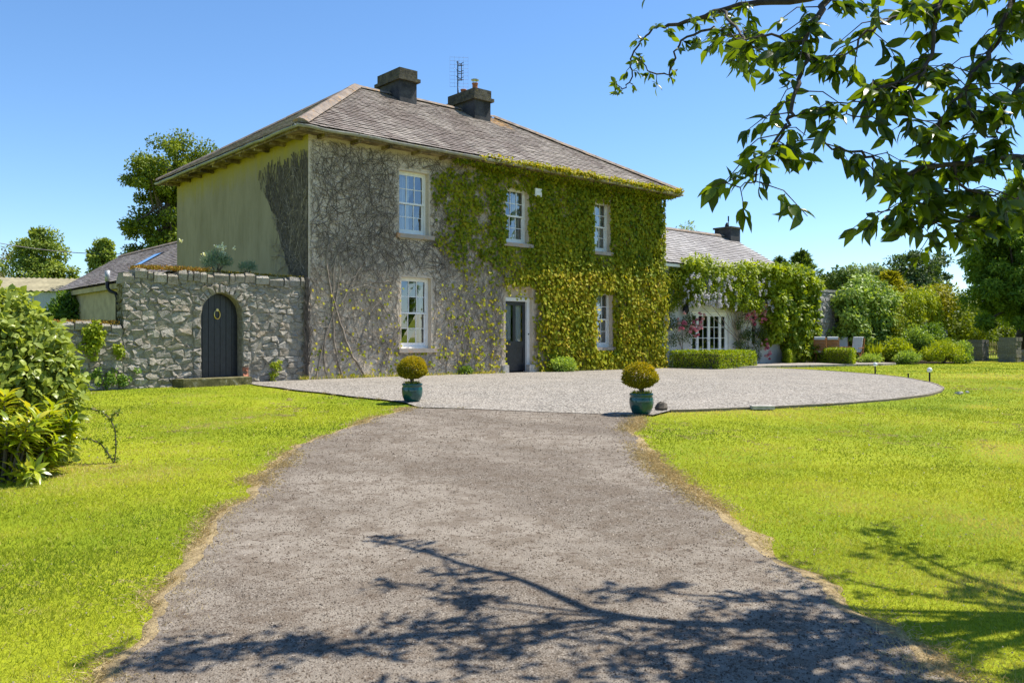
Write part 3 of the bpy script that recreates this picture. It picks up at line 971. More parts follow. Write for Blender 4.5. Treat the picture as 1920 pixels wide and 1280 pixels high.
gw = empty('garden_wall', (-4.6, .3, -.1), 'tall rubble stone garden wall with arched doorway joining the house corner', 'wall')
AU, AW, AS, AT = -2.32, .52, 1.62, 2.2     # arch centre, half width, springing, crown
def arch_z(u, grow=0.):
    q = np.clip((np.asarray(u) - AU) / (AW + grow), -1, 1)
    return AS + (AT - AS + grow) * np.sqrt(1 - q ** 2)
def in_arch(u, z, grow=0.):
    return (np.abs(np.asarray(u) - AU) < AW + grow) & (np.asarray(z) < arch_z(u, grow))
# mortar core
TOPZ = lambda u: np.interp(u, [-4.62, -4.3, -3, -1, 0], [2.6, 2.68, 2.7, 2.68, 2.66])
m = MB()
def core_face(y, rev):
    us = np.linspace(AU - AW, AU + AW, 25)
    Q = []
    Q.append([(-4.6, y, -.15), (AU - AW, y, -.15), (AU - AW, y, 2.6), (-4.6, y, 2.6)])
    Q.append([(AU + AW, y, -.15), (-.01, y, -.15), (-.01, y, 2.6), (AU + AW, y, 2.6)])
    for a, b in zip(us[:-1], us[1:]): Q.append([(a, y, arch_z(a)), (b, y, arch_z(b)), (b, y, 2.6), (a, y, 2.6)])
    for q in Q: m.add(q, [(0, 1, 2, 3) if not rev else (3, 2, 1, 0)])
core_face(.03, False); core_face(.5, True)
m.add([(-4.6, .03, 2.6), (-.01, .03, 2.6), (-.01, .5, 2.6), (-4.6, .5, 2.6)], [(0, 1, 2, 3)])
m.add([(-4.6, .03, -.15), (-4.6, .5, -.15), (-4.6, .5, 2.6), (-4.6, .03, 2.6)], [(3, 2, 1, 0)])
us = np.linspace(-AW, AW, 25) + AU
RP = [(AU - AW, -.15)] + [(u, float(arch_z(u))) for u in us] + [(AU + AW, -.15)]
for a, b in zip(RP[:-1], RP[1:]): m.add([(a[0], .03, a[1]), (b[0], .03, b[1]), (b[0], .5, b[1]), (a[0], .5, a[1])], [(0, 3, 2, 1)])
make('mortar_core', m, M['mortar'], gw)
m = MB(); m.box(-13, -4.62, .03, .5, -.2, 1.3); make('mortar_core', m, M['mortar'], gw)
rs = np.random.default_rng(5)
ns = 0
def lay(cells, y=.045, parent=gw, mat=None, hole=True, maxn=400, proud=(.022, .05)):
    global ns
    for P in cells:
        c = P.mean(0)
        if hole:
            if in_arch(*c, .16): continue
            k = in_arch(P[:, 0], P[:, 1], .2)
            if k.any():
                # pull the cell back to the arch ring
                for i in np.where(k)[0]:
                    for s in np.linspace(0, 1, 21):
                        q = P[i] + (c - P[i]) * s * .9 + np.array([np.sign(c[0] - AU) * s * .2, 0])
                        if not in_arch(q[0], q[1], .19): break
                    P[i] = q
                o = P - P.mean(0); P = P[np.argsort(np.arctan2(o[:, 1], o[:, 0]))]
        mb = stone_mb(P, y, rs.uniform(*proud), rs)
        if mb is None: continue
        make('stone', mb, mat or M['stone'], parent); ns += 1
lay(rubble_cells(-4.63, -.02, -.12, .62, .31, .15, 2.1, seed=3))
lay(rubble_cells(-4.63, -.02, .62, 1.72, .31, .185, 1.7, seed=6))
lay(rubble_cells(-4.63, -.02, 1.72, 2.48, .23, .135, 1.8, seed=4))
lay(rubble_cells(-6.7, -4.64, -.18, 1.24, .33, .155, 2.0, seed=8), hole=False)
# coping stones
for x0_, x1_, fz, hgt in ((-4.66, -.02, TOPZ, .24), (-7.6, -4.66, lambda u: 1.4 + .03 * math.sin(u * 3), .19)):
    x = x0_
    while x < x1_:
        w = min(rs.choice([.12, .18, .26, .36, .5]) * rs.uniform(.85, 1.15), x1_ - x)
        zt = float(fz(x + w / 2)) + rs.normal(-.02, .035); hh = hgt * rs.uniform(.8, 1.05)
        if w > .08:
            mb = MB(); g = .012
            y0 = -.03 + rs.normal(0, .015); y1 = .54 + rs.normal(0, .02)
            zs_ = rs.normal(0, .025, 4)
            mb.add([(x + g, y0 + .01, zt - hh), (x + w - g, y0 + .01, zt - hh), (x + w - g, y1, zt - hh), (x + g, y1, zt - hh),
                    (x + g * 2.5, y0 + .03, zt + zs_[0]), (x + w - g * 2.5, y0 + .03, zt + zs_[1]), (x + w - g * 2.5, y1 - .03, zt + zs_[2]), (x + g * 2.5, y1 - .03, zt + zs_[3]),
                    (x + g, y0 - .015, zt - .06), (x + w - g, y0 - .015, zt - .06)],
                   [(0, 3, 2, 1), (4, 5, 6, 7), (0, 1, 9, 8), (8, 9, 5, 4), (1, 2, 6, 5, 9), (2, 3, 7, 6), (3, 0, 8, 4, 7)])
            make('coping_stone', mb, M['stone'], gw)
        x += w
# end face of the tall wall
for P in rubble_cells(.06, .5, -.1, 2.45, .3, .21, seed=14):
    mb = stone_mb(P, 0, rs.uniform(.015, .04), rs)
    if mb is None: continue
    mb.v = [(-4.6 + y_, x_, z_) for x_, y_, z_ in mb.v]
    make('end_stone', mb, M['mossy'], gw)
# voussoirs and jamb stones round the arch
RPo = lambda s: s
nv = 15
for k in range(nv):
    a0 = math.pi * (k + .04) / nv; a1 = math.pi * (k + .96) / nv
    ou = .2 + rs.normal(0, .02)
    def ap(a, g): return np.array([AU - (AW + g) * math.cos(a), AS + (AT - AS + g) * math.sin(a)])
    P = np.array([ap(a0, .004), ap(a1, .004), ap(a1, ou), ap(a0, ou)])
    mb = stone_mb(P, .03, rs.uniform(.03, .055), rs, depth=.2)
    if mb: make('arch_stone', mb, M['stone'], gw)
for s in (-1, 1):
    z = -.1
    while z < AS - .02:
        h_ = min(rs.uniform(.14, .3), AS - z)
        w_ = rs.uniform(.16, .22)
        x0_ = AU + s * (AW + .004); x1_ = AU + s * (AW + w_)
        P = np.array([(min(x0_, x1_), z + .005), (max(x0_, x1_), z + .005), (max(x0_, x1_), z + h_ - .005), (min(x0_, x1_), z + h_ - .005)])
        if s == 1 and z < .35:
            for q in range(2):
                P2 = P.copy(); P2[:2, 1] = z + h_ * q / 2 + .004; P2[2:, 1] = z + h_ * (q + 1) / 2 - .004
                mb = stone_mb(P2, .03, .025, rs, depth=.2)
                if mb: make('brick', mb, M['brick'], gw)
        else:
            mb = stone_mb(P, .03, rs.uniform(.03, .05), rs, depth=.2)
            if mb: make('jamb_stone', mb, M['stone'], gw)
        z += h_
# plank door
m = MB(); m.box(AU - AW, AU + AW, .345, .37, .1, AS); dr = None
V = [(u, .345, .1) for u in us] + [(u, .345, float(arch_z(u)) - .001) for u in us]
m = MB(); n = len(us); m.add(V, [(i, i + 1, n + i + 1, n + i) for i in range(n - 1)])
gd = make('garden_door', m, M['blackpaint'], gw, label='black arched plank door with ring handle')
npk = 7
for k in range(npk):
    a = AU - AW + 2 * AW * k / npk + .005; b = AU - AW + 2 * AW * (k + 1) / npk - .005
    q = np.linspace(a, b, 5); zt = [float(arch_z(x_)) - .006 for x_ in q]
    dy = .005 * (k % 2) + rs.normal(0, .002)
    V = [(x_, .315 + dy, .12) for x_ in q] + [(x_, .315 + dy, z_) for x_, z_ in zip(q, zt)] + [(x_, .344, .12) for x_ in q] + [(x_, .344, z_) for x_, z_ in zip(q, zt)]
    F = [(i, i + 1, 6 + i, 5 + i) for i in range(4)] + [(0, 5, 15, 10), (4, 14, 19, 9)] + [(5 + i, 6 + i, 16 + i, 15 + i) for i in range(4)]
    m = MB(); m.add(V, F); make('plank', m, M['blackpaint'], gd)
m = MB()
m.tube([(-2.33 + .09 * math.cos(a) * .8, .295 + 0 * a, 1.68 + .11 * math.sin(a)) for a in np.linspace(0, 2 * math.pi, 17)], .016, 6)
m.tube([(-2.33, .318, 1.79), (-2.33, .28, 1.79)], .035, 8); make('ring_handle', m, M['brass'], gd)
m = MB(); m.box(AU - AW + .002, AU + AW - .002, .02, .44, -.05, .118); make('sill_stone', m, M['mossy'], gw)
# step in front of the garden door
m = MB()
V = []
for (x_, y_) in [(-3.55, -.05), (-3.45, -.5), (-2.6, -.55), (-1.78, -.5), (-1.72, -.04)]: V.append((x_, y_))
n = 5
m.add([(x_, y_, -.15) for x_, y_ in V] + [(x_ * 1 + .0, y_, .14 + rs.normal(0, .01)) for x_, y_ in V], [tuple(range(n, 2 * n))] + [(i, (i + 1) % n, n + (i + 1) % n, n + i) for i in range(n)])
setp(make('stone_step', m, M['mossy'], origin=(-2.6, -.3, 0)), 'low mossy stone step in front of the arched garden door', 'step')

# ------------------------------------------------------------------ outbuilding behind the wall
ob = empty('outbuilding', (3.07, 18, 0), 'low slate roofed rear range with cream render, downpipe and rooflight behind the garden wall', 'outbuilding')
M['cream'] = simple('cream_render', (.36, .31, .2), .92, var=.22, scale=2.2, bump=.2)
m = MB(); m.box(.3, 5.85, 9.62, 26.3, -.1, 3.45); m.add([(.3, 26.3, 3.45), (5.85, 26.3, 3.45), (3.07, 26.3, 5.3)], [(0, 2, 1)])
make('wall', m, M['cream'], ob)
m = MB(); m.add([(0, 9.62, 3.45), (0, 26.5, 3.45), (3.07, 26.5, 5.38), (3.07, 9.62, 5.38), (6.14, 9.62, 3.45), (6.14, 26.5, 3.45)], [(0, 1, 2, 3), (3, 2, 5, 4)])
orf = make('roof', m, M['slate_bed'], ob)
L_ = math.hypot(3.07, 1.93)
slates((-.03, 26.5, 3.44), (0, -1, 0), (3.07, 0, 1.93), L_, .2, lambda f: 0, lambda f: 16.85, .27, M['slate_o'], orf, lift=.025)
ridge_line((3.07, 26.5, 5.44), (3.07, 9.62, 5.44), 'ridge_tile', orf)
m = MB(); m.box(.08, .297, 9.62, 26.4, 3.2, 3.42); make('eaves_board', m, M['cream'], ob)
M['pipe'] = simple('grey_pipe', (.33, .35, .37), .5, .3)
m = MB(); m.tube([(-.12, 17.3, 3.95), (-.12, 17.3, 3.25), (-.05, 17.2, 3.1), (.12, 17.0, 3.0), (.18, 17.0, 2.8), (.18, 17.0, 0)], .075, 8); make('downpipe', m, M['iron'], ob, True)
m = MB(); m.tube([(-.12, 17.3, 3.96), (-.12, 17.3, 3.5)], .1, 10); m.tube([(.15, 16.3, 3.2), (.15, 16.3, 0)], .07, 8); make('vent_pipe', m, M['pipe'], ob, True)
sl = Vector((3.07, 0, 1.93)).normalized(); nn = Vector((-1.93, 0, 3.07)).normalized()
def oroof(s, v, h): return Vector((0, v, 3.45)) + sl * s + nn * h
m = MB(); V = [oroof(1.3, 16.9, .1), oroof(1.3, 18.0, .1), oroof(2.5, 18.0, .1), oroof(2.5, 16.9, .1)]
m.add(V + [v - nn * .1 for v in V], [(0, 1, 2, 3)] + [(i, (i + 1) % 4, 4 + (i + 1) % 4, 4 + i) for i in range(4)]); rl = make('rooflight', m, M['iron'], ob)
V = [oroof(1.4, 17.0, .106), oroof(1.4, 17.9, .106), oroof(2.4, 17.9, .106), oroof(2.4, 17.0, .106)]
m = MB(); m.add(V, [(0, 1, 2, 3)]); make('pane', m, M['glass'], rl)

# barn beyond
bx = at(40, 640, 56); bx[2] = 0
barn = empty('barn', bx, 'metal barn with faded tan corrugated roof and blue grey walls', 'barn')
def loc(a, b, z): return bx + RT * a * 1.36 + FW * b * 1.36 + np.array([0, 0, z * 1.36 - .36])
m = MB()
V = [loc(-9, 0, -.1), loc(3.0, .6, -.1), loc(3.0, 6, -.1), loc(-9, 6, -.1), loc(-9, 0, 3.62), loc(3.0, .6, 3.35), loc(3.0, 6, 3.4), loc(-9, 6, 3.6)]
m.add(V, [(0, 1, 5, 4), (1, 2, 6, 5), (2, 3, 7, 6), (3, 0, 4, 7)])
t = NT('blue_sheet'); c = t.co(); w = t.new('ShaderNodeTexWave'); w.inputs['Scale'].default_value = 2.2
t.lk(c, w.inputs[0]); t.bump(w.outputs[1], .5, .03); n1 = t.noise(1.2, 4, .6, c)
make('wall', m, t.fin(t.ramp(n1, (.3, (.3, .35, .42)), (.7, (.42, .46, .52))), .6), barn)
m = MB(); n = 90
top = []; bot = []
for k in range(n):
    f = k / (n - 1); a = -9.2 + 12.5 * f; hb = .03 * math.cos(k * math.pi)
    bot.append(loc(a, -.25 + .6 * f, 3.68 - .27 * f + hb)); top.append(loc(a, 3.0, 4.42 - .2 * f + hb))
m.add(bot + top, [(i, i + 1, n + i + 1, n + i) for i in range(n - 1)])
make('roof', m, simple('rusted_tan_sheet', (.24, .215, .135), .8, var=.3, scale=1.3), barn)
m = MB(); V = [loc(3.28, .35, 3.4), loc(3.28, 3, 4.22), loc(3.28, 6, 3.4)]; m.add(V + [v + RT * .02 for v in V], [(0, 1, 2), (5, 4, 3)]); make('gable', m, M['blackpaint'], barn)

# ------------------------------------------------------------------ wing
wg = empty('house_wing', (19, .2, 0), 'single storey wing with slate roof, chimney and white french doors', 'house')
WY = .25
M['wingwall'] = simple('pale_render', (.6, .59, .55), .9, var=.14, scale=1.6, bump=.15)
FD = (16.75, 19.25, .07, 2.2); SD = (20.9, 21.5, .07, 2.2)
holed_wall(14.61, 23.5, -.1, 4.0, [FD, SD], WY, .4, 'front_wall', M['wingwall'], wg)
m = MB(); m.box(23.1, 23.5, WY + .402, 6.2, -.1, 4.0); m.add([(23.1, WY, 4.0), (23.1, 6.2, 4.0), (23.1, 3.22, 5.8), (23.5, WY, 4.0), (23.5, 6.2, 4.0), (23.5, 3.22, 5.8)], [(0, 1, 2), (5, 4, 3), (0, 2, 5, 3), (1, 4, 5, 2)])
make('gable_wall', m, M['wingwall'], wg)
m = MB(); m.box(14.62, 23.1, 3.0, 3.1, 0, 3.9); m.box(14.62, 23.1, .66, 3.0, 0, .06); m.box(14.62, 23.1, .66, 6.1, 3.9, 3.98); make('inner_wall', m, M['interior'], wg)
m = MB(); m.add([(14.62, -.05, 3.98), (23.65, -.05, 3.98), (23.65, 3.2, 5.88), (14.62, 3.2, 5.88), (14.62, 6.45, 3.98), (23.65, 6.45, 3.98)], [(0, 1, 2, 3), (3, 2, 5, 4)])
wr = make('roof', m, M['slate_bed'], wg)
L_ = math.hypot(3.25, 1.9)
slates((14.63, -.08, 3.97), (1, 0, 0), (0, 3.25, 1.9), L_, .21, lambda f: 0, lambda f: 9.03, .28, M['slate_w'], wr)
ridge_line((14.63, 3.2, 5.94), (23.65, 3.2, 5.94), 'ridge_tile', wr)
m = MB(); m.box(14.63, 23.6, -.03, WY - .003, 3.86, 3.97); make('eaves_board', m, M['white'], wg)
wc = MB().box(23.0, 23.75, 2.75, 3.65, 5.2, 6.28); wc = make('chimney', wc, M['chimney'], wg)
m = MB(); m.box(22.94, 23.81, 2.69, 3.71, 6.28, 6.36); make('chimney_cap', m, M['cap'], wc)
m = MB(); m.lathe((23.2, 3.1, 6.36), [(.1, 0), (.1, .1), (.04, .22)], 10); make('chimney_pot', m, M['iron'], wc)
m = MB(); m.tube([(23.6, 3.3, 6.36), (23.6, 3.3, 6.95)], .02, 6); m.tube([(23.6, 3.3, 6.7), (23.6, 3.3, 6.95)], .035, 6); make('flue_rod', m, M['iron'], wc)
# french doors: four glazed leaves
m = MB(); y = WY + .08
a, b = FD[0], FD[1]
m.box(a, a + .07, y, y + .12, FD[2], FD[3]); m.box(b - .07, b, y, y + .12, FD[2], FD[3]); m.box(a + .07, b - .07, y, y + .12, FD[3] - .09, FD[3])
fd = make('french_doors', m, M['white'], wg)
nl = 4
edges = [a + .072, a + .072 + .42, (a + b) / 2, b - .072 - .42, b - .072]
for k in range(nl):
    p, q = edges[k] + .003, edges[k + 1] - .003
    m = MB(); s = .075
    m.box(p, p + s, y + .02, y + .07, FD[2], FD[3] - .092); m.box(q - s, q, y + .02, y + .07, FD[2], FD[3] - .092)
    m.box(p + s, q - s, y + .02, y + .07, FD[3] - .17, FD[3] - .092); m.box(p + s, q - s, y + .02, y + .07, FD[2], FD[2] + .2)
    make('leaf', m, M['white'], fd)
    nc = 2 if q - p > .6 else 1
    z0_, z1_ = FD[2] + .2, FD[3] - .17
    for j in range(1, nc):
        uu = p + s + (q - p - 2 * s) * j / nc; m = MB(); m.box(uu - .012, uu + .012, y + .03, y + .06, z0_, z1_); make('glazing_bar', m, M['white'], fd)
    for j in range(1, 4):
        zz = z0_ + (z1_ - z0_) * j / 4; m = MB(); m.box(p + s, q - s, y + .032, y + .058, zz - .012, zz + .012); make('glazing_bar', m, M['white'], fd)
    for i in range(nc):
        for j in range(4):
            m = MB(); p0 = p + s + (q - p - 2 * s) * i / nc + .003; p1 = p + s + (q - p - 2 * s) * (i + 1) / nc - .003
            q0 = z0_ + (z1_ - z0_) * j / 4 + .003; q1 = z0_ + (z1_ - z0_) * (j + 1) / 4 - .003
            tw = R.normal(0, .002, 4)
            m.add([(p0, y + .045 + tw[0], q0), (p1, y + .045 + tw[1], q0), (p1, y + .045 + tw[2], q1), (p0, y + .045 + tw[3], q1)], [(0, 1, 2, 3)]); make('pane', m, M['glass'], fd)
m = MB(); m.tube([((a + b) / 2 - .03, y + .01, 1.05), ((a + b) / 2 - .03, y - .03, 1.05), ((a + b) / 2 - .12, y - .03, 1.05)], .012, 6); make('handle', m, M['brass'], fd)
# side door
m = MB(); a, b = SD[0], SD[1]
m.box(a, a + .08, y, y + .1, SD[2], SD[3]); m.box(b - .08, b, y, y + .1, SD[2], SD[3]); m.box(a + .08, b - .08, y, y + .1, SD[3] - .09, SD[3]); m.box(a + .08, b - .08, y + .02, y + .08, SD[2], .9)
sdoor = make('side_door', m, M['white'], wg)
m = MB(); m.add([(a + .08, y + .05, .9), (b - .08, y + .05, .9), (b - .08, y + .05, SD[3] - .09), (a + .08, y + .05, SD[3] - .09)], [(0, 1, 2, 3)]); make('pane', m, M['glass'], sdoor)
# wall lantern
ln = empty('wall_lantern', (16.1, WY, 2.25), 'small dark globe lantern on the pale wing wall beside the french doors', 'lantern')
m = MB(); m.tube([(16.1, WY, 2.5), (16.1, WY - .12, 2.52), (16.1, WY - .2, 2.45)], .015, 6); m.lathe((16.1, WY - .2, 2.36), [(.13, 0), (.1, .05), (.03, .1)], 12); make('bracket', m, M['iron'], ln)
m = MB(); m.lathe((16.1, WY - .2, 2.06), [(.03, 0), (.11, .07), (.13, .17), (.11, .27), (.1, .3)], 14); make('globe', m, M['iron'], ln, True)

# tall garden wall at the right
rw = empty('garden_wall', (31, .4, 0), 'high grey rendered stone garden wall running on beyond the wing', 'wall')
m = MB(); m.box(23.52, 38, .24, .7, -.1, 3.35); make('mortar_core', m, M['stone_grey'], rw)
for P in rubble_cells(25.0, 28.2, .0, 3.3, .42, .26, seed=23):
    mb = stone_mb(P, .235, rs.uniform(.008, .03), rs)
    if mb: make('stone', mb, M['stone_grey'], rw)
x = 23.6
while x < 38:
    w = rs.uniform(.4, .7); mb = MB(); mb.box(x + .01, min(x + w, 38) - .01, .2, .74, 3.35, 3.46 + rs.normal(0, .012)); make('coping_stone', mb, M['stone_grey'], rw); x += w

# gate piers and low walls under the chestnut
M['pier'] = stone_mat('pier_stone', [(.13, .125, .115), (.2, .19, .17), (.16, .15, .135)], .4)  # stone colour darkened to stand in for the chestnut's shade
def pier(px, t_, w, h, label):
    p = at(px, 640, t_); p[2] = 0
    e = empty('gate_pier', p, label, 'pier', 'stone gate piers beneath the chestnut')
    r_ = np.random.default_rng(int(px))
    rows = 6
    for k in range(rows):
        z0_ = h * k / rows
        for j in range(2):
            o = np.array([-w / 2 + (0 if k % 2 else .12) * 0, 0, 0])
            sp = w * (.42 if (k + j) % 2 else .58) if j == 0 else 0
            cut = w * (.42 if k % 2 else .58)
            x0_, x1_ = (-w / 2, -w / 2 + cut) if j == 0 else (-w / 2 + cut, w / 2)
            mb = MB(); g = .012; e_ = r_.normal(0, .02, 4)
            mb.box(p[0] + x0_ + g + e_[0] * .3, p[0] + x1_ - g, p[1] - w / 2 + e_[1], p[1] + w / 2 + e_[2], z0_ + g - (.08 if k == 0 else 0), z0_ + h / rows - g * .3)
            make('stone', mb, M['pier'], e)
    mb = MB(); mb.box(p[0] - w / 2 + .04, p[0] + w / 2 - .04, p[1] - w / 2 + .05, p[1] + w / 2 - .05, -.08, h - .02); make('mortar_core', mb, M['mortar'], e)
pier(1893, 42.3, .82, 1.22, 'square rubble stone gate pier standing clear on the lawn edge under the chestnut')
pier(1832, 44.5, .82, 1.1, 'squat stone gate pier darkened for tree shade at the end of the low dry stone wall')

def low_wall(a, b, h, label, name='dry_stone_wall'):
    a = np.array(a); b = np.array(b); d = b - a; L = np.linalg.norm(d); d /= L; nrm = np.array([d[1], -d[0], 0])
    if nrm @ FW > 0: nrm = -nrm
    e = empty(name, (a + b) / 2, label, 'wall')
    m = MB(); q = [a + nrm * .0, b, b - nrm * .4, a - nrm * .4]
    m.add([tuple(v) for v in q] + [tuple(v + np.array([0, 0, h - .03])) for v in q], [(4, 5, 6, 7)] + [(i, (i + 1) % 4, 4 + (i + 1) % 4, 4 + i) for i in range(4)]); make('mortar_core', m, M['mortar'], e)
    for P in rubble_cells(0, L, -.05, h, .45, .22, seed=int(L * 100) % 97):
        mb = stone_mb(P, 0, rs.uniform(.02, .05), rs)
        if mb is None: continue
        mb.v = [tuple(a + d * x_ - nrm * y_ + np.array([0, 0, z_])) for x_, y_, z_ in mb.v]
        make('stone', mb, M['pier'], e)
g0 = lambda px, t_: at(px, 640, t_) * np.array([1, 1, 0])
low_wall(g0(1778, 44.5), g0(1822, 44.6), .82, 'low dry stone wall between the flower bed and the squat pier')
low_wall(g0(1738, 46), g0(1776, 46.4), 1.65, 'taller stub of stone wall darkened for tree shade under the chestnut branches')
low_wall(g0(1908, 42.6), g0(1990, 42.2), .62, 'low stone wall running out from the square gate pier')

# field fence seen through the gateway
fe = empty('field_fence', g0(1860, 55), 'pale timber paling fence in the sun beyond the gateway', 'fence')
m = MB()
for k in range(26):
    p = at(1838 + k * 3.2, 640, 55); m = MB(); hh = 1.0 + R.normal(0, .05)
    m.box(p[0] - .035, p[0] + .035, p[1] - .012, p[1] + .012, -.05, hh); make('pale', m, M['fencewood'] if 'fencewood' in M else M.setdefault('fencewood', simple('fence_wood', (.42, .34, .22), .85)), fe)
m = MB()
for z in (.35, .8): m.bar(at(1830, 640, 55.03) * np.array([1, 1, 0]) + np.array([0, 0, z]), at(1925, 640, 55.03) * np.array([1, 1, 0]) + np.array([0, 0, z]), .04, .08)
make('rail', m, M['fencewood'], fe)

# overhead cable
m = MB()
A, B = at(-260, 418, 47), at(330, 492, 62)
m.tube([A + (B - A) * f + np.array([0, 0, -1.1 * (1 - (2 * f - 1) ** 2)]) + np.array([0, 0, .85]) for f in np.linspace(0, 1, 24)], .022, 4)
cb = make('overhead_cable', m, M['iron'], origin=tuple(A))
setp(cb, 'thin black overhead cable crossing the sky above the barn', 'cable')
for q_, lab in ((A, 'timber pole carrying the overhead cable left of the barn'), (B, 'timber pole carrying the overhead cable behind the house')):
    m = MB(); m.tube([(q_[0], q_[1], -.2), (q_[0], q_[1], q_[2] + .95)], [.14, .1], 8)
    setp(make('cable_pole', m, simple('pole_timber', (.12, .09, .06), .9), origin=(q_[0], q_[1], 0)), lab, 'pole')
# ------------------------------------------------------------------ creeper on the house
def in_holes(u, z, pad=0.0):
    r = np.zeros(u.shape, bool)
    for h in [w[:4] for w in WINS] + [(DOOR[0], DOOR[1], DOOR[2], 2.42)]:
        r |= (u > h[0] - pad) & (u < h[1] + pad) & (z > h[2] - .1 - pad) & (z < h[3] + pad)
    return r

def grow(n, start, heading, steps, step, wob, radius, frame, ok, sides=3, taper=.5):
    """creeping stems on a wall plane: list of polylines, meshed as thin tubes"""
    Vs = []; Fs = []; base = 0
    for i in range(n):
        p = np.array(start(), float); a = heading(p); r0 = radius()
        L = int(steps * R.uniform(.4, 1.3)); pts = []; curl = R.normal(0, .03)
        off = R.uniform(.006, .035)
        for k in range(L):
            if not ok(p[0], p[1]): break
            pts.append((p[0], p[1], off + R.uniform(0, .008)))
            a += R.normal(0, wob) + curl
            p = p + step * np.array([math.cos(a), math.sin(a)])
        if len(pts) < 3: continue
        Q = np.array(pts); d = np.gradient(Q[:, :2], axis=0); d /= np.linalg.norm(d, axis=1, keepdims=True) + 1e-9
        nn = np.c_[-d[:, 1], d[:, 0]]
        rr = r0 * np.linspace(1, taper, len(Q))
        a_ = np.c_[Q[:, :2] + nn * rr[:, None], Q[:, 2] - rr * .4]
        b_ = np.c_[Q[:, :2] - nn * rr[:, None], Q[:, 2] - rr * .4]
        c_ = np.c_[Q[:, :2], Q[:, 2] + rr]
        V = np.stack([a_, c_, b_], 1).reshape(-1, 3)
        k = np.arange(len(Q) - 1)[:, None] * 3 + base
        Fs.append(np.concatenate([k + np.array([[0, 1, 4, 3]]), k + np.array([[1, 2, 5, 4]])], 0))
        Vs.append(V); base += len(V)
    V = np.concatenate(Vs); F = np.concatenate(Fs)
    return frame(V), F
front = lambda V: np.c_[V[:, 0], -V[:, 2], V[:, 1]]
side = lambda V: np.c_[-.003 - V[:, 2], V[:, 0], V[:, 1]]

cr = empty('creeper', (7.3, -.05, 0), 'leafy green creeper with bare grey stems spread across the house front', 'creeper')
okf = lambda u, z: .02 < u < HL - .02 and 0 < z < 6.4 and not any(h[0] - .02 < u < h[1] + .02 and h[2] - .12 < z < h[3] + .02 for h in [w[:4] for w in WINS] + [DOOR])
V, F = grow(3600, lambda: (R.uniform(0, 9.0) ** 1.0, R.uniform(.1, 6.3)), lambda p: R.normal(1.57, .75), 20, .065, .32, lambda: R.choice([.0035, .005, .008, .012], p=[.4, .4, .16, .04]), front, okf)
np_mesh('stems', V, F, M['stem'], parent=cr, kind='stuff')
V, F = grow(420, lambda: (R.uniform(0, 9.0), R.uniform(.1, 3.2)), lambda p: R.normal(1.57, .8), 20, .07, .3, lambda: R.uniform(.005, .01), front, okf)
np_mesh('pale_stems', V, F, M['stem_pale'], parent=cr, kind='stuff')
V, F = grow(520, lambda: (R.uniform(0, 4.8), R.uniform(2.6, 6.2)), lambda p: R.normal(1.57, .9), 22, .06, .34, lambda: R.uniform(.004, .009), front, okf)
np_mesh('stems', V, F, M['stem_dark'], parent=cr, kind='stuff')
# woody main stems rising from the foot of the wall
for u0_, ang, L, r0 in ((1.75, 2.0, 4.2, .035), (1.0, 1.75, 4.6, .026), (.55, 1.5, 5.2, .022), (5.0, 1.1, 1.8, .024), (5.1, 2.2, 1.6, .022), (5.05, 1.55, 3, .02), (2.2, 1.5, 4.0, .02), (.2, 1.6, 4.5, .02), (4.5, 1.6, 3.4, .018), (9, 1.5, 3, .02), (12.4, 1.6, 4, .022), (13.4, 1.5, 4, .02), (6.2, 1.6, 3.0, .016)):
    p = np.array([u0_, 0.]); a = ang; pts = []
    for k in range(int(L / .12)):
        if not okf(p[0], p[1] + .01): break
        pts.append((p[0], -.03 - R.uniform(0, .015), p[1])); a += R.normal(0, .13) + (1.57 - a) * .06; p = p + .12 * np.array([math.cos(a), math.sin(a)])
    if len(pts) > 3:
        m = MB(); m.tube(pts, list(np.linspace(r0, r0 * .4, len(pts))), 6); make('main_stem', m, M['stem'], cr, True)

def edge_u(z):
    return np.interp(z, [0, 2.4, 2.75, 3.0, 3.8, 4.4, 4.9, 5.5, 6.0, 6.5], [8.12, 8.1, 6.6, 6.0, 4.9, 4.5, 4.15, 4.25, 4.7, 5.6])
def ivy(n, sel):
    u = R.uniform(.05, HL + .06, n); z = R.uniform(.02, 6.42, n)
    ns_ = fbm(u, z, .9, 40); nf = vnoise(u, z, .28, 43)
    inn = u - edge_u(z) + (ns_ - .5) * 1.8
    d = np.clip(.5 + inn * .55, 0, 1)
    # thinner, streakier cover where the growth is young
    thin = np.interp(u, [4, 6.5, 8, 10], [.55, .8, 1.05, 1.15])
    d *= np.clip(thin + (ns_ - .5) * 2.2 + (nf - .5) * .9, .03, 1)
    low = (u < 8.1) & (z < 2.8)
    d = np.where(low, np.maximum(d * .12, .02 + .1 * np.clip((u - 3.9) / 2.6, 0, 1) * (nf > .38) + .07 * (z < .9) * (nf > .5)), d)
    d = np.where((u < 4) & (z > 2.6), d * .06, d)
    keep = (R.random(n) < d) & ~in_holes(u, z, -.04)
    return u[keep], z[keep]
u, z = ivy(66000, None)
n = len(u)
depthj = np.abs(R.normal(0, .05, n)) + .015
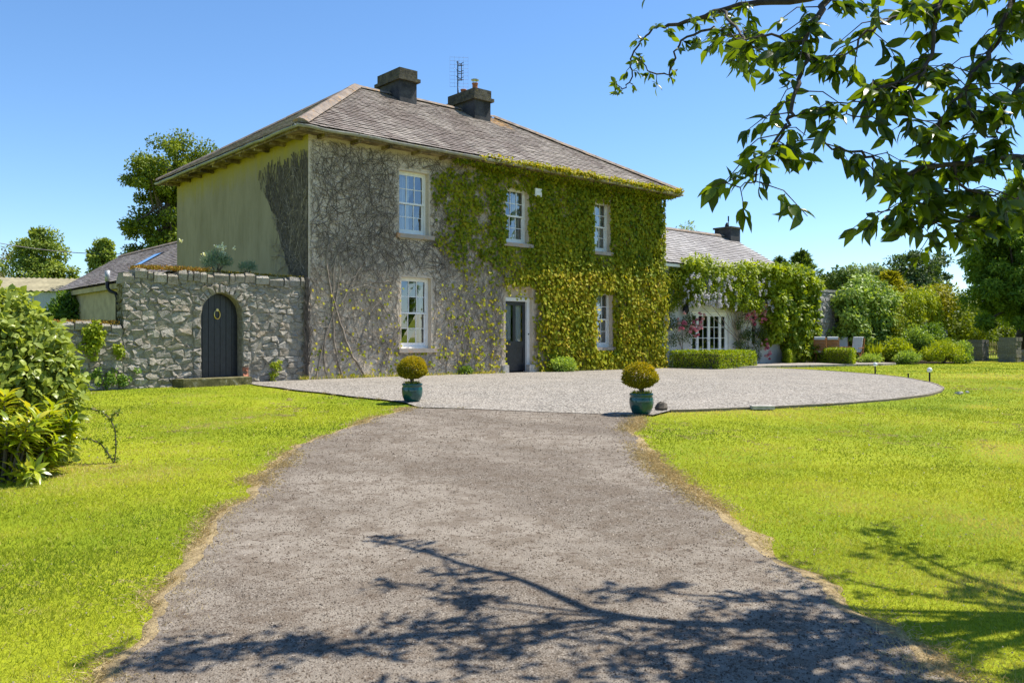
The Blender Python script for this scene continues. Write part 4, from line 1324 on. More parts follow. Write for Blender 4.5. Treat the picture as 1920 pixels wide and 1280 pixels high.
# shaggier growth low on the right
depthj *= np.interp(u, [0, 7.9, 8.3, 15], [.5, .7, 1.4, 1.6]) * np.interp(z, [0, 3.2, 4.2, 6.5], [1.5, 1.5, .8, .7])
edge_clip = in_holes(u, z, .06)
depthj = np.where(edge_clip, depthj * .35, depthj)
P = np.c_[u, -depthj - .02, z]
nrm = unit(np.c_[R.normal(.1, .45, n), -np.ones(n) * .9, R.normal(.45, .4, n)])
tip = unit(np.c_[R.normal(0, .5, n), R.normal(-.25, .2, n), R.normal(-1, .35, n)])
lit = fbm(u, z, .5, 60)
size = R.uniform(.075, .15, n) * np.interp(u, [0, 6, 9], [.7, .85, 1.0])
tint = np.clip(R.normal(.4, .2, n) + (lit - .5) * .5 + .17 * (z < 3.4), 0, 1)  # leaves below the eaves' shadow tinted yellower, sunlight put into the colour
foliage('leaves', P, tip, nrm, size, size * .95, tint, M['ivy'], cr, .12, kind='stuff')
# growth along the gutter, sunlight put into its yellower tint
n = 5200
u = R.uniform(5.2, HL + .4, n)
k = R.random(n) < np.clip((u - 5.2) / 2.5, .1, 1) * (.35 + .8 * vnoise(u, u * 0, .5, 70))
u = u[k]; n = len(u)
P = np.c_[u, -OV - .08 + R.normal(0, .07, n), EZ - .02 + R.normal(.0, .05, n) + .05 * vnoise(u, u * 0, .3, 71)]
foliage('gutter_leaves', P, np.c_[R.normal(0, .6, n), R.normal(-.5, .4, n), R.normal(-.3, .5, n)], unit(np.c_[R.normal(0, .5, n), R.normal(-.4, .4, n), np.ones(n)]), R.uniform(.06, .12, n), R.uniform(.05, .1, n), np.clip(R.normal(.62, .2, n), 0, 1), M['ivy'], cr, kind='stuff')
# tendrils under the eaves soffit
n = 2600
u = R.uniform(4.6, HL + .3, n)
P = np.c_[u, R.uniform(-OV, -.05, n), EZ - .12 - np.abs(R.normal(0, .05, n))]
foliage('eaves_leaves', P, np.c_[R.normal(0, .5, n), R.normal(0, .5, n), -np.ones(n)], rnd_dir(n), R.uniform(.05, .1, n), R.uniform(.04, .08, n), np.clip(R.normal(.3, .2, n), 0, 1), M['ivy'], cr, kind='stuff')

# bare hanging stems on the side wall
sv = empty('bare_vine', (-.02, 1.2, 3.0), 'dark leafless vine hanging on the yellow side wall near the corner', 'vine')
vmax = lambda z: np.interp(z, [2.3, 3.2, 4.4, 5.6, 6.15], [.75, 1.1, 1.75, 2.7, 3.3])
oks = lambda v, z: .0 < v < vmax(z) + .35 * vnoise(v, z, .4, 33) and 2.4 < z < 6.02 + .2 * vnoise(v, z, .25, 34)
V, F = grow(720, lambda: ((lambda z_: (R.uniform(0, 1) ** 1.15 * (vmax(z_) + R.normal(.1, .25)), z_))(R.uniform(3.0, 6.15))), lambda p: R.normal(-1.62, .22), 30, .075, .16, lambda: R.choice([.006, .01, .015]), side, oks)
np_mesh('stems', V, F, M['stem_dark'], parent=sv, kind='stuff')
V, F = grow(220, lambda: (R.uniform(0, 1.2), R.uniform(2.6, 5)), lambda p: R.normal(1.57, 1.0), 24, .08, .25, lambda: R.uniform(.006, .012), side, lambda v, z: 0 < v < 2.2 and 2.4 < z < 6)
np_mesh('stems', V, F, M['stem'], parent=sv, kind='stuff')
# old stem at the joint of wall and house
m = MB(); p = [(-.06 + R.normal(0, .012), -.02, z_) for z_ in np.arange(0, 2.8, .15)]; m.tube(p, .05, 6); make('main_stem', m, M['stem_dark'], sv)
V, F = grow(80, lambda: (R.uniform(-.14, .03), R.uniform(.05, 2.4)), lambda p: R.normal(1.57, .2), 14, .08, .12, lambda: R.uniform(.008, .016), lambda V: np.c_[V[:, 0], -.045 - V[:, 2], V[:, 1]], lambda u, z: -.2 < u < .08 and 0 < z < 2.7)
np_mesh('stems', V, F, M['stem_dark'], parent=sv, kind='stuff')

# ------------------------------------------------------------------ generic foliage
def blob(n, c, r, shell=.55, pw=1.0):
    """points in an ellipsoid biased to its skin, with outward normals"""
    d = rnd_dir(n)
    q = shell + (1 - shell) * R.random(n) ** (1 / 2.)
    return np.asarray(c) + d * q[:, None] * np.asarray(r), d

def hedge(name, label, outline, h, z0=0.0, n=9000, group=None, lvl=.55):
    """clipped box hedge: leaves packed over a boxy core"""
    P0 = np.array(outline, float); c = P0.mean(0)
    e = empty(name, (c[0], c[1], z0), label, 'hedge', group)
    m = MB(); q = c + (P0 - c) * .9; k = len(q)
    m.add([(x_, y_, z0) for x_, y_ in q] + [(x_, y_, z0 + h * .88) for x_, y_ in q], [tuple(range(k, 2 * k))] + [(i, (i + 1) % k, k + (i + 1) % k, k + i) for i in range(k)])
    make('branches', m, M['stem_dark'], e)
    pts = []; nr = []
    L = np.linalg.norm(np.roll(P0, -1, 0) - P0, axis=1)
    area = .5 * abs(np.sum(P0[:, 0] * np.roll(P0[:, 1], -1) - P0[:, 1] * np.roll(P0[:, 0], -1)))
    tot = area + L.sum() * h
    ccw = np.sum(P0[:, 0] * np.roll(P0[:, 1], -1) - P0[:, 1] * np.roll(P0[:, 0], -1)) > 0
    for i in range(k):
        a, b = P0[i], P0[(i + 1) % k]; d = (b - a) / L[i]; nn = np.array([d[1], -d[0]]) * (1 if ccw else -1)
        mI = int(n * L[i] * h / tot); s = R.random(mI); zz = R.random(mI)
        bul = .03 * (vnoise(s * L[i] + i * 7, zz * h, .25, 80) - .5) * 2 - .03 * (zz > .93) + R.normal(0, .022, mI)
        xy = a + (b - a) * s[:, None] + nn * bul[:, None]
        pts.append(np.c_[xy, z0 + zz * h]); nr.append(np.tile([nn[0], nn[1], .25], (mI, 1)))
    mI = int(n * 1.3 * area / tot)
    lo, hi = P0.min(0), P0.max(0); xy = R.uniform(lo, hi, (mI * 6, 2)); xy = xy[inside(P0, xy[:, 0], xy[:, 1])][:mI]
    zt = z0 + h + .025 * (vnoise(xy[:, 0], xy[:, 1], .3, 81) - .5) * 2 + R.normal(0, .02, len(xy))
    pts.append(np.c_[xy, zt]); nr.append(np.tile([0, 0, 1.], (len(xy), 1)))
    P = np.concatenate(pts); N = np.concatenate(nr); n = len(P)
    foliage('leaves', P, N * .8 + R.normal(0, .7, (n, 3)), unit(N + R.normal(0, .7, (n, 3))), R.uniform(.04, .075, n), R.uniform(.03, .05, n), np.clip(R.normal(lvl, .2, n), 0, 1), M['box'], e, kind='stuff')
    return e
M['box'] = leaf_mat('box_leaf', (.08, .16, .008), (.28, .38, .012), .32, .45, .3, (1.4, 1.3, .4), (.45, .46, .02))
M['box_yellow'] = leaf_mat('golden_box_leaf', (.12, .13, .008), (.38, .34, .014), .35, .5, .2, (1.4, 1.2, .4), (.6, .42, .03))
hedge('box_hedge', 'long clipped box hedge in front of the french doors', [(14.85, -.15), (14.85, -2.35), (18.1, -1.75), (18.0, -1.2), (15.45, -1.7), (15.45, -.15)], .6, .02, 12000, 'clipped box hedges by the patio')
hedge('box_hedge', 'short clipped box hedge below the leafy climber at the end of the wing', [(22.3, -.65), (23.2, -.4), (23.85, 1.0 - .85), (23.2, .15)], .56, .075, 5000, 'clipped box hedges by the patio')
hedge('box_hedge', 'clipped box hedge hiding the legs of the patio chairs', [(22.95, -3.15), (24.0, -2.75), (25.6, -.2), (25.0, -.2)], .6, .075, 9000, 'clipped box hedges by the patio')

# pots with clipped balls
M['glaze'] = (lambda t: t.fin(t.ramp(t.noise(5, 4), (.3, (.008, .05, .052)), (.55, (.012, .085, .075)), (.75, (.02, .1, .13))), .12, 0, .6))(NT('teal_glaze'))
def potted(loc, label, seed, s=1.0, lean=(0, 0)):
    global R
    keep = R; R = np.random.default_rng(seed)
    x, y, z = loc
    e = empty('potted_topiary', loc, label, 'topiary', 'pair of potted topiary balls at the end of the drive')
    m = MB(); m.lathe(loc, [(.13 * s, 0), (.15 * s, .01), (.19 * s, .1), (.205 * s, .19), (.2 * s, .26), (.185 * s, .3), (.2 * s, .315), (.2 * s, .345), (.175 * s, .345), (.17 * s, .3), (.16 * s, .29)], 28); make('pot', m, M['glaze'], e, True)
    m = MB(); m.lathe((x, y, z + .29), [(.16 * s, 0), (.15 * s, .01), (.05 * s, .025)], 16); make('compost', m, simple('compost', (.05, .035, .02), .95), e)
    m = MB(); top = np.array([x, y, z + .34])
    cc = np.array([x + lean[0], y + lean[1], z + .6])
    for k in range(11):
        a = k * 2.4; f = R.uniform(.35, .95)
        b = cc + np.array([math.cos(a) * .22 * f, math.sin(a) * .22 * f, R.uniform(-.06, .12)])
        m.tube([(x + R.normal(0, .015), y + R.normal(0, .015), z + .29), tuple((top + b) / 2 + np.array([-(b[0] - x) * .25, -(b[1] - y) * .25, .0])), tuple(b)], [.016, .011, .005], 5)
    make('stems', m, M['stem_dark'], e)
    n = 8500
    P, N = blob(n, (0, 0, 0), (1, 1, 1), .62)
    up = P[:, 2] > 0
    rad_ = np.where(up[:, None], np.array([[.29, .29, .27]]), np.array([[.29, .29, .15]]))
    lump = 1 + .09 * (vnoise(np.arctan2(P[:, 1], P[:, 0]) * 1.2 + 9, P[:, 2] * 1.5 + 3, .35, seed) - .5) * 2
    P = cc + P * rad_ * lump[:, None] * s
    tint = np.clip(.28 + .22 * N[:, 2] + R.normal(.05, .2, n) + .25 * (N @ np.array([.7, -.2, .2])) * (N[:, 2] > 0), 0, 1)  # top and sun side tinted lighter: light painted into the leaf colour
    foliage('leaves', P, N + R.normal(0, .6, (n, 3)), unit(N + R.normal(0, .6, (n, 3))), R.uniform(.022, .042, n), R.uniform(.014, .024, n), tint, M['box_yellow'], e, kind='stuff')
    n = 160
    a = R.random(n) * 6.28; q = R.random(n) ** .5 * .17
    foliage('weeds', np.c_[x + q * np.cos(a), y + q * np.sin(a), z + .3 + R.random(n) * .04], np.c_[R.normal(0, .5, n), R.normal(0, .5, n), np.ones(n)], rnd_dir(n), .08, .02, R.random(n), M['grass'], e, kind='stuff')
    R = keep
pz_ = lambda x, y: float(ground_z(x, y)) + .02
potted((-1.3, -6.72, pz_(-1.3, -6.72)), 'clipped golden box ball in a teal glazed pot between the lawn and the gravel', 41, 1.0)
potted((.58, -10.9, pz_(.58, -10.9)), 'clipped golden box ball in a teal glazed pot beside a small dark stone', 42, 1.02, (-.01, .02))
rp = at(1240, 640, 15.2); rz = pz_(rp[0], rp[1]) - .03
m = MB(); m.lathe((rp[0], rp[1], rz), [(.1, 0), (.12, .06), (.08, .14), (.03, .16)], 9)
m.v = [(a + R.normal(0, .012), b + R.normal(0, .012), c_ + (R.normal(0, .01) if c_ > rz + .01 else 0)) for a, b, c_ in m.v]
setp(make('stone', m, M['stem_dark'], origin=(rp[0], rp[1], rz)), 'small dark rounded stone on the lawn edge beside the teal pot', 'stone')
m = MB(); q = at(1429, 640, 15.45); qz = pz_(q[0], q[1])
c_, s_ = RT[:2] * .2, FW[:2] * .1
V = [(q[0] - c_[0] - s_[0], q[1] - c_[1] - s_[1]), (q[0] + c_[0] - s_[0], q[1] + c_[1] - s_[1]), (q[0] + c_[0] + s_[0], q[1] + c_[1] + s_[1]), (q[0] - c_[0] + s_[0], q[1] - c_[1] + s_[1])]
m.add([(a, b, qz - .02) for a, b in V] + [(a, b, qz + .045) for a, b in V], [(4, 5, 6, 7)] + [(i, (i + 1) % 4, 4 + (i + 1) % 4, 4 + i) for i in range(4)])
setp(make('drain_cover', m, M['plinth'], origin=(q[0], q[1], qz)), 'small pale stone slab set in the gravel edge beside the lawn', 'slab')

# garden lights on short posts
def glight(px, py, label, h=.26, head=True):
    d = at(px, 640, 1)
    for t_ in np.linspace(14, 40, 400):
        p = at(px, py, t_)
        if p[2] <= ground_z(p[0], p[1]): break
    p[2] = ground_z(p[0], p[1])
    e = empty('garden_light', p, label, 'garden light', 'low lights along the gravel edge')
    m = MB(); m.tube([p + np.array([0, 0, -.05]), p + np.array([0, 0, h])], .022, 7); make('post', m, M['iron'], e)
    if head:
        m = MB(); m.lathe(p + np.array([0, 0, h - .01]), [(.04, 0), (.06, .025), (.066, .065), (.045, .105), (.015, .12)], 12); make('globe', m, M['lantern_glass'], e, True)
    return e
glight(1641, 702, 'small white globe light on a short post at the far gravel edge, nearer the patio')
glight(1743, 716, 'small white globe light on a short post at the rounded end of the gravel')
glight(1703, 708, 'short broken light post without its globe at the gravel edge', .12, False)
# scattered stones at the gravel tip
for k in range(4):
    p = np.array([8.6 + R.normal(0, .2), -12.92 + R.normal(0, .06), 0]); p[2] = pz_(p[0], p[1]) - .02
    m = MB(); s = R.uniform(.025, .045); m.lathe(p, [(s, 0), (s * 1.1, s * .6), (s * .5, s * 1.2)], 7)
    m.v = [(a + R.normal(0, .008), b + R.normal(0, .008), c_) for a, b, c_ in m.v]
    setp(make('edge_stone', m, M['plinth'], origin=p), 'small pale stone lying at the rounded tip of the gravel', 'stone', 'stones at the gravel tip')

# patio chairs
M['teak'] = simple('teak', (.3, .13, .05), .55, var=.3, scale=9)
M['cushion'] = simple('grey_cushion', (.52, .53, .55), .9, var=.06)
def chair(loc, rz, label, cushion=True):
    e = empty('patio_chair', (0, 0, 0), label, 'chair', 'teak chairs round the patio table')
    for sx in (-.24, .24):
        m = MB(); m.bar((sx, -.28, 0), (sx, .22, .62), .03, .045); make('leg', m, M['teak'], e)
        m = MB(); m.bar((sx * .9, .28, 0), (sx * .9, -.2, .45), .03, .045); make('leg', m, M['teak'], e)
        m = MB(); m.bar((sx * 1.05, .2, .4), (sx * 1.05, .38, 1.08), .035, .05); make('back_post', m, M['teak'], e)
        m = MB(); m.bar((sx * 1.08, -.27, .63), (sx * 1.08, .27, .66), .05, .03); make('arm', m, M['teak'], e)
    for k in range(6):
        y_ = -.24 + k * .08; m = MB(); m.box(-.23, .23, y_, y_ + .06, .43, .45); make('seat_slat', m, M['teak'], e)
    for k in range(8):
        z_ = .52 + k * .07; m = MB(); f = (z_ - .4) / .68; m.box(-.235, .235, .2 + .18 * f - .01, .2 + .18 * f + .01, z_, z_ + .055); make('back_slat', m, M['teak'], e)
    if cushion:
        m = MB(); V = []
        for (y_, z_) in ((.17, .5), (.31, 1.13)): V += [(-.22, y_, z_), (.22, y_, z_), (.22, y_ - .06, z_), (-.22, y_ - .06, z_)]
        m.add(V, [(0, 1, 5, 4), (1, 2, 6, 5), (2, 3, 7, 6), (3, 0, 4, 7), (4, 5, 6, 7)]); m.add([(-.225, .3, 1.1), (.225, .3, 1.1), (.225, .43, 1.02), (-.225, .43, 1.02), (-.225, .35, 1.15), (.225, .35, 1.15), (.225, .4, 1.13), (-.225, .4, 1.13)], [(4, 5, 6, 7), (2, 3, 7, 6), (0, 1, 5, 4)]); m.box(-.22, .22, -.24, .2, .451, .5)
        o = make('cushion', m, M['cushion'], e); b = o.modifiers.new('soft', 'BEVEL'); b.width = .015; b.segments = 2
    e.location = loc; e.rotation_euler = (0, 0, rz)
    return e
def cpos(px, t_): p = at(px, 640, t_); p[2] = .075; return p
chair(cpos(1540, 38.0), rad(150 - 41), 'teak patio chair showing its brown slatted back, set behind the box hedge by the wall')
chair(cpos(1562, 38.4), rad(158 - 41), 'teak patio chair with slatted back and grey cushion flap, second along the hedge')
chair(cpos(1580, 40.0), rad(-20 - 41), 'teak patio chair facing the hedge with grey cushion, tucked behind the table')
chair(cpos(1604, 38.3), rad(-45 - 41), 'teak patio chair with grey cushion standing clear at the hedge end')
tp_ = cpos(1578, 39.1)
te = empty('patio_table', tp_, 'round slatted teak table among the patio chairs', 'table')
for k in range(9):
    y_ = -.55 + k * .125; w_ = math.sqrt(max(.05, .62 ** 2 - (y_ + .05) ** 2)); m = MB(); m.box(tp_[0] - w_, tp_[0] + w_, tp_[1] + y_, tp_[1] + y_ + .11, .75, .775); make('table_slat', m, M['teak'], te)
for sx, sy in ((-1, -1), (-1, 1), (1, -1), (1, 1)): m = MB(); m.bar((tp_[0] + sx * .4, tp_[1] + sy * .4, .075), (tp_[0] + sx * .3, tp_[1] + sy * .3, .75), .05); make('leg', m, M['teak'], te)
# iron seat by the wing wall
bp = cpos(1257, 33.6); be = empty('iron_bench', bp, 'dark wrought iron bench with curled back beside the wing wall', 'bench')
m = MB()
for a in (0, .45, .9): m.tube([(bp[0] - .45 + a, bp[1] + .2, .075), (bp[0] - .45 + a, bp[1] + .22, .95)], .018, 6)
m.tube([(bp[0] - .45 + .9 * f, bp[1] + .22, .95 + .08 * math.sin(f * math.pi * 2) ** 2) for f in np.linspace(0, 1, 15)], .016, 6)
for f in np.linspace(.1, .9, 9): m.tube([(bp[0] - .45 + .9 * f, bp[1] + .21, .5), (bp[0] - .45 + .9 * f, bp[1] + .22, .97)], .009, 5)
make('back', m, M['iron'], be)
m = MB()
for k in range(6): m.box(bp[0] - .47, bp[0] + .47, bp[1] - .25 + k * .075, bp[1] - .19 + k * .075, .49, .51)
make('seat', m, M['iron'], be)
for sx in (-.43, .43): m = MB(); m.tube([(bp[0] + sx, bp[1] - .23, .075), (bp[0] + sx, bp[1] - .22, .5), (bp[0] + sx, bp[1] - .24, .72), (bp[0] + sx, bp[1] + .2, .74)], .018, 6); make('leg', m, M['iron'], be)
# ------------------------------------------------------------------ wing climbers
def clumpy(n, fn_center, k, spread, flat=1.0):
    """n leaves gathered in k clumps; fn_center(k) -> centres, out -> normals"""
    C = fn_center(k); i = R.integers(0, k, n)
    d = rnd_dir(n); q = R.random(n) ** .45
    sp = spread[i] if hasattr(spread, '__len__') else np.full(n, spread)
    P = C[i] + d * q[:, None] * sp[:, None] * np.array([1, 1, flat])
    return P, d, i

def climber(name, label, cat, centers, spread, n, mat, size, trunk=None, tint=(.45, .2), group=None, wy=.2, aspect=.5, droop=-.5, extra=None, face=(0, -1, .3)):
    C = centers
    base = trunk[0] if trunk else (C[:, 0].mean(), wy, 0)
    e = empty(name, base, label, cat, group)
    if trunk:
        m = MB(); pts = [np.array(p) for p in trunk]; m.tube(pts, list(np.linspace(.05 if len(C) > 60 else .022, .02 if len(C) > 60 else .01, len(pts))), 7); make('trunk', m, M['stem'], e, True)
        # a few branches out from the trunk head to the leaf masses
        m = MB()
        for q in C[R.integers(0, len(C), 26 if len(C) > 60 else 7)]:
            a = pts[R.integers(1, len(pts))]; mid = (a + q) / 2 + R.normal(0, .12, 3); mid[1] = min(mid[1], wy - .03); m.tube([a, mid, q], [.018, .013, .006], 5)
        make('branches', m, M['stem'], e)
    i = R.integers(0, len(C), n); d = rnd_dir(n); q = R.random(n) ** .4
    sp = spread if np.isscalar(spread) else spread[i][:, None]
    P = C[i] + d * q[:, None] * sp
    if wy is not None: P[:, 1] = np.minimum(P[:, 1], wy - .02)
    N = unit(d + np.array(face) + R.normal(0, .45, (n, 3)))
    tip = d * .5 + R.normal(0, .5, (n, 3)); tip[:, 2] += droop
    ct = R.normal(0, .12, len(C))
    foliage('leaves', P, tip, N, R.uniform(.7, 1.3, n) * size, R.uniform(.8, 1.2, n) * size * aspect, np.clip(R.normal(tint[0], tint[1], n) + ct[i] + .12 * d[:, 2], 0, 1), mat, e, kind='stuff')
    return e

def face_centers(n, region, depth, y0=.2):
    """clump centres over a wall region given as polygon in (x, z)"""
    Pg = np.array(region); lo, hi = Pg.min(0), Pg.max(0)
    q = R.uniform(lo, hi, (n * 5, 2)); q = q[inside(Pg, q[:, 0], q[:, 1])][:n]
    return np.c_[q[:, 0], y0 - R.uniform(.05, depth, len(q)), q[:, 1]]

wis = climber('wisteria', 'wisteria in pale lilac flower along the top of the wing wall', 'climber',
        face_centers(150, [(15.6, 3.1), (15.9, 4.1), (17, 4.25), (19, 4.0), (21, 4.2), (22.2, 4.15), (22.3, 3.0), (21.2, 2.7), (20.3, 2.35), (19.3, 2.55), (17.5, 2.75), (16.4, 2.5)], .5), .3, 21000, M['wisteria'], .15,
        [(19.75, .12, .07), (19.8, .1, 1.0), (19.7, .1, 2.0), (19.0, .08, 2.8)], (.5, .22))
# flower racemes
Pf = []; Tf = []
for k in range(130):
    c_ = np.array([R.uniform(15.7, 21.8), .2 - R.uniform(.3, .8), R.uniform(2.5, 3.7)])
    if R.random() < .45: c_[0] = R.uniform(15.7, 18)
    L = R.uniform(.15, .3); mI = 24
    f = R.random(mI); a = R.random(mI) * 6.28; w_ = .055 * (1 - f * .8)
    Pf.append(c_ + np.c_[w_ * np.cos(a), w_ * np.sin(a), -f * L]); Tf.append(np.clip(R.normal(.5, .25, mI), 0, 1))
Pf = np.concatenate(Pf); n = len(Pf)
foliage('flowers', Pf, rnd_dir(n) + np.array([0, 0, -.6]), rnd_dir(n), .06, .055, np.concatenate(Tf), M['petal'], wis, kind='stuff')
# dark thin growth between the house and the wisteria
climber('ivy', 'thin dark ivy on the wing wall beside the house corner', 'ivy', face_centers(40, [(14.75, 2.2), (14.75, 3.85), (16.2, 3.85), (15.8, 2.3)], .12), .24, 3200, M['ivy'], .09, None, (.22, .15))
climber('leafy_climber', 'broad leaved climber piled against the gable end of the wing', 'climber',
        face_centers(120, [(21.6, 1.2), (21.5, 4.0), (22.6, 4.25), (24.6, 4.2), (25.0, 3.0), (24.8, 1.6), (24.9, .4), (23.6, .3), (22.9, 1.2)], .75), .34, 17000, M['wisteria'], .2,
        [(23.4, -.05, 0), (23.5, -.02, .7), (23.4, 0, 1.6), (23.3, .05, 2.6)], (.42, .22), aspect=.75)

def rose(label, x0, x1, z0, z1, n, spots, seed):
    cs = face_centers(26, [(x0, z0), (x0, z1), (x1, z1), (x1, z0)], .3)
    e = climber('climbing_rose', label, 'rose', cs, .2, n, M['rose_leaf'], .075, [((x0 + x1) / 2, .1, .07), ((x0 + x1) / 2 + .05, .08, .6), ((x0 + x1) / 2, .08, z1 * .8)], (.35, .2), 'climbing roses by the french doors')
    P = []; T = []
    for (x, z, k, s) in spots:
        for _ in range(k):
            c_ = np.array([x + R.normal(0, s), -.12 - R.uniform(0, .22), z + R.normal(0, s)])
            mI = 18; d = rnd_dir(mI); P.append(c_ + d * .03); T.append(np.full(mI, R.random()) + R.normal(0, .1, mI))
    P = np.concatenate(P); n_ = len(P)
    foliage('flowers', P, rnd_dir(n_), rnd_dir(n_), .07, .07, np.clip(np.concatenate(T), 0, 1), M['rose'], e, kind='stuff')
M['rose_leaf'] = leaf_mat('rose_leaf', (.045, .075, .015), (.15, .19, .04), .25, .5, .3)
rose('pink climbing rose on the house side of the french doors', 15.2, 16.6, .9, 2.1, 1300, [(15.5, 1.75, 8, .12), (15.4, 1.55, 5, .1), (16.2, 1.45, 8, .14), (16.6, 1.6, 7, .13), (16.4, 1.55, 7, .14), (16.8, 2.0, 3, .08), (16.6, .45, 5, .1)], 1)
rose('tall pink climbing rose on the far side of the french doors', 19.4, 21.3, .3, 2.7, 3000, [(19.9, 2.1, 11, .16), (20.6, 2.2, 9, .2), (21.2, 2.2, 12, .2), (21.6, 2.0, 9, .2), (20.9, 2.5, 7, .15), (21.3, .75, 9, .15), (21.5, .35, 6, .12)], 2)
M['shrub'] = leaf_mat('shrub_leaf', (.06, .13, .015), (.24, .36, .04), .32, .5, .3, (1.4, 1.3, .5))
M['shrub_pale'] = leaf_mat('pale_shrub_leaf', (.14, .22, .04), (.38, .5, .08), .35, .5, .3, (1.3, 1.25, .5))
M['shrub_gold'] = leaf_mat('golden_shrub_leaf', (.2, .27, .012), (.48, .54, .025), .4, .5, .25, (1.3, 1.2, .4))
# climbers on the far garden wall
climber('wall_shrub', 'big pale green leafy shrub climbing the grey garden wall', 'shrub',
        face_centers(120, [(27.3, .5), (27.2, 1.7), (27.6, 3.4), (28.6, 3.9), (30.3, 4.0), (31.5, 3.5), (32, 2), (31.8, .3)], 1.1), .45, 15000, M['shrub_pale'], .19, [(29.5, -.1, 0), (29.6, -.1, 1.5), (29.8, 0, 2.8)], (.4, .22), aspect=.65)
climber('wall_climber', 'golden green climber trailing over the end of the grey garden wall', 'climber',
        face_centers(130, [(31.6, .3), (31.6, 3.4), (33.5, 3.7), (36, 3.75), (38, 3.5), (38, 1.2), (36.5, .2)], .9), .42, 15000, M['shrub_gold'], .17, [(35, -.1, 0), (35, -.1, 1.5), (35, 0, 2.8)], (.35, .3), aspect=.5, droop=-.9)
climber('ivy', 'dark ivy at the foot of the grey wall between the two wall shrubs', 'ivy', face_centers(40, [(30.8, .2), (31, 2.6), (32.6, 2.4), (32.5, .2)], 1.3), .4, 5000, M['ivy'], .14, None, (.15, .12))

# ------------------------------------------------------------------ shrubs of the border and odd plants
def shrub(name, label, cat, c, r, n, mat, size, aspect=.5, tint=(.45, .22), up=.2, k=26, group=None, zb=0., stems=True, spiky=False):
    c = np.array(c, float); r = np.array(r, float)
    e = empty(name, (c[0], c[1], zb), label, cat, group)
    if stems:
        m = MB()
        for _ in range(9):
            d = rnd_dir(1)[0] * r * .6; d[2] = abs(d[2]) * .8 + r[2] * .6
            m.tube([(c[0] + R.normal(0, .04), c[1] + R.normal(0, .04), zb - .02), (c[0] + d[0] * .5, c[1] + d[1] * .5, zb + d[2] * .6), (c[0] + d[0], c[1] + d[1], zb + d[2])], [.02, .014, .006], 5)
        make('stems', m, M['stem_dark'], e)
    if spiky:
        a = R.random(n) * 6.28; q = R.random(n) ** .5 * .35
        P = np.c_[c[0] + q * np.cos(a) * r[0], c[1] + q * np.sin(a) * r[1], np.full(n, zb)]
        t_ = np.c_[np.cos(a) * R.uniform(0, .8, n), np.sin(a) * R.uniform(0, .8, n), np.ones(n)]
        foliage('leaves', P, t_, rnd_dir(n), r[2] * 2 * R.uniform(.5, 1.1, n), size, np.clip(R.normal(*tint, n), 0, 1), mat, e, kind='stuff')
        return e
    d0 = rnd_dir(k); d0[:, 2] = np.abs(d0[:, 2]) * 1.0 - .25
    C = c + d0 * r * R.uniform(.45, .85, (k, 1)); C[:, 2] = np.maximum(C[:, 2], zb + .08)
    i = R.integers(0, k, n); d = rnd_dir(n); q = R.random(n) ** .4
    P = C[i] + d * q[:, None] * r * .42
    P[:, 2] = np.maximum(P[:, 2], zb + .02)
    ct = R.normal(0, .12, k)
    N = unit(d + np.array([0, 0, .35]) + R.normal(0, .45, (n, 3)))
    tip = d * .7 + R.normal(0, .5, (n, 3)) + np.array([0, 0, up])
    foliage('leaves', P, tip, N, R.uniform(.7, 1.3, n) * size, R.uniform(.8, 1.2, n) * size * aspect, np.clip(R.normal(tint[0], tint[1], n) + ct[i] + .1 * d[:, 2], 0, 1), mat, e, kind='stuff')
    return e
def sp_(px, t_): q = at(px, 640, t_); return q[0], q[1]
x, y = sp_(1642, 40.4); shrub('day_lily', 'tuft of upright bright green strap leaves behind the low white flowers', 'plant', (x, y, .5), (.5, .5, .5), 260, M['shrub_gold'], .05, spiky=True, zb=.05, stems=False)
x, y = sp_(1632, 38.2); shrub('ground_cover', 'low pale grey green ground cover beside the patio chair', 'plant', (x, y, .2), (.75, .5, .32), 2600, M['shrub_pale'], .08, zb=.03, tint=(.75, .2))
x, y = sp_(1682, 39.6); shrub('border_shrub', 'bright green leafy shrub in the middle of the flower bed', 'shrub', (x, y, .5), (.8, .7, .75), 4200, M['shrub_gold'], .11, zb=.03, tint=(.3, .2))
x, y = sp_(1716, 40.6); shrub('border_shrub', 'tall fresh green shrub behind the rounded bush in the flower bed', 'shrub', (x, y, .75), (.9, .8, 1.05), 5200, M['shrub_pale'], .12, zb=.03, tint=(.45, .25))
x, y = sp_(1705, 38.6); shrub('border_shrub', 'low spreading white flecked plant at the lawn edge of the flower bed', 'shrub', (x, y, .25), (.95, .5, .4), 3200, M['shrub_pale'], .1, zb=.03, tint=(.6, .3))
x, y = sp_(1770, 39.6); shrub('border_shrub', 'rounded yellow green bush at the end of the flower bed', 'shrub', (x, y, .45), (1.15, .9, .78), 6500, M['shrub_gold'], .09, zb=.0, tint=(.4, .3))
x, y = sp_(1806, 39.4); shrub('border_shrub', 'small trailing green plant beyond the rounded yellow green bush', 'shrub', (x, y, .2), (.6, .45, .32), 2000, M['shrub'], .09, zb=0, tint=(.6, .2))
x, y = sp_(1742, 42.6); shrub('border_shrub', 'tall dark leafy shrub at the back of the flower bed under the wall end', 'shrub', (x, y, .9), (1.3, .9, 1.2), 5200, M['shrub'], .14, zb=0, tint=(.4, .2))
x, y = sp_(1790, 42.2); shrub('border_shrub', 'loose green shrub in front of the low dry stone wall', 'shrub', (x, y, .5), (.9, .7, .7), 3000, M['shrub_pale'], .12, zb=0, tint=(.3, .2))
x, y = sp_(1660, 41.5); shrub('border_shrub', 'reddish flowering shrub against the grey wall behind the day lily', 'shrub', (x, y, .4), (.6, .5, .6), 2200, M['rose_leaf'], .08, zb=.03, tint=(.6, .3))
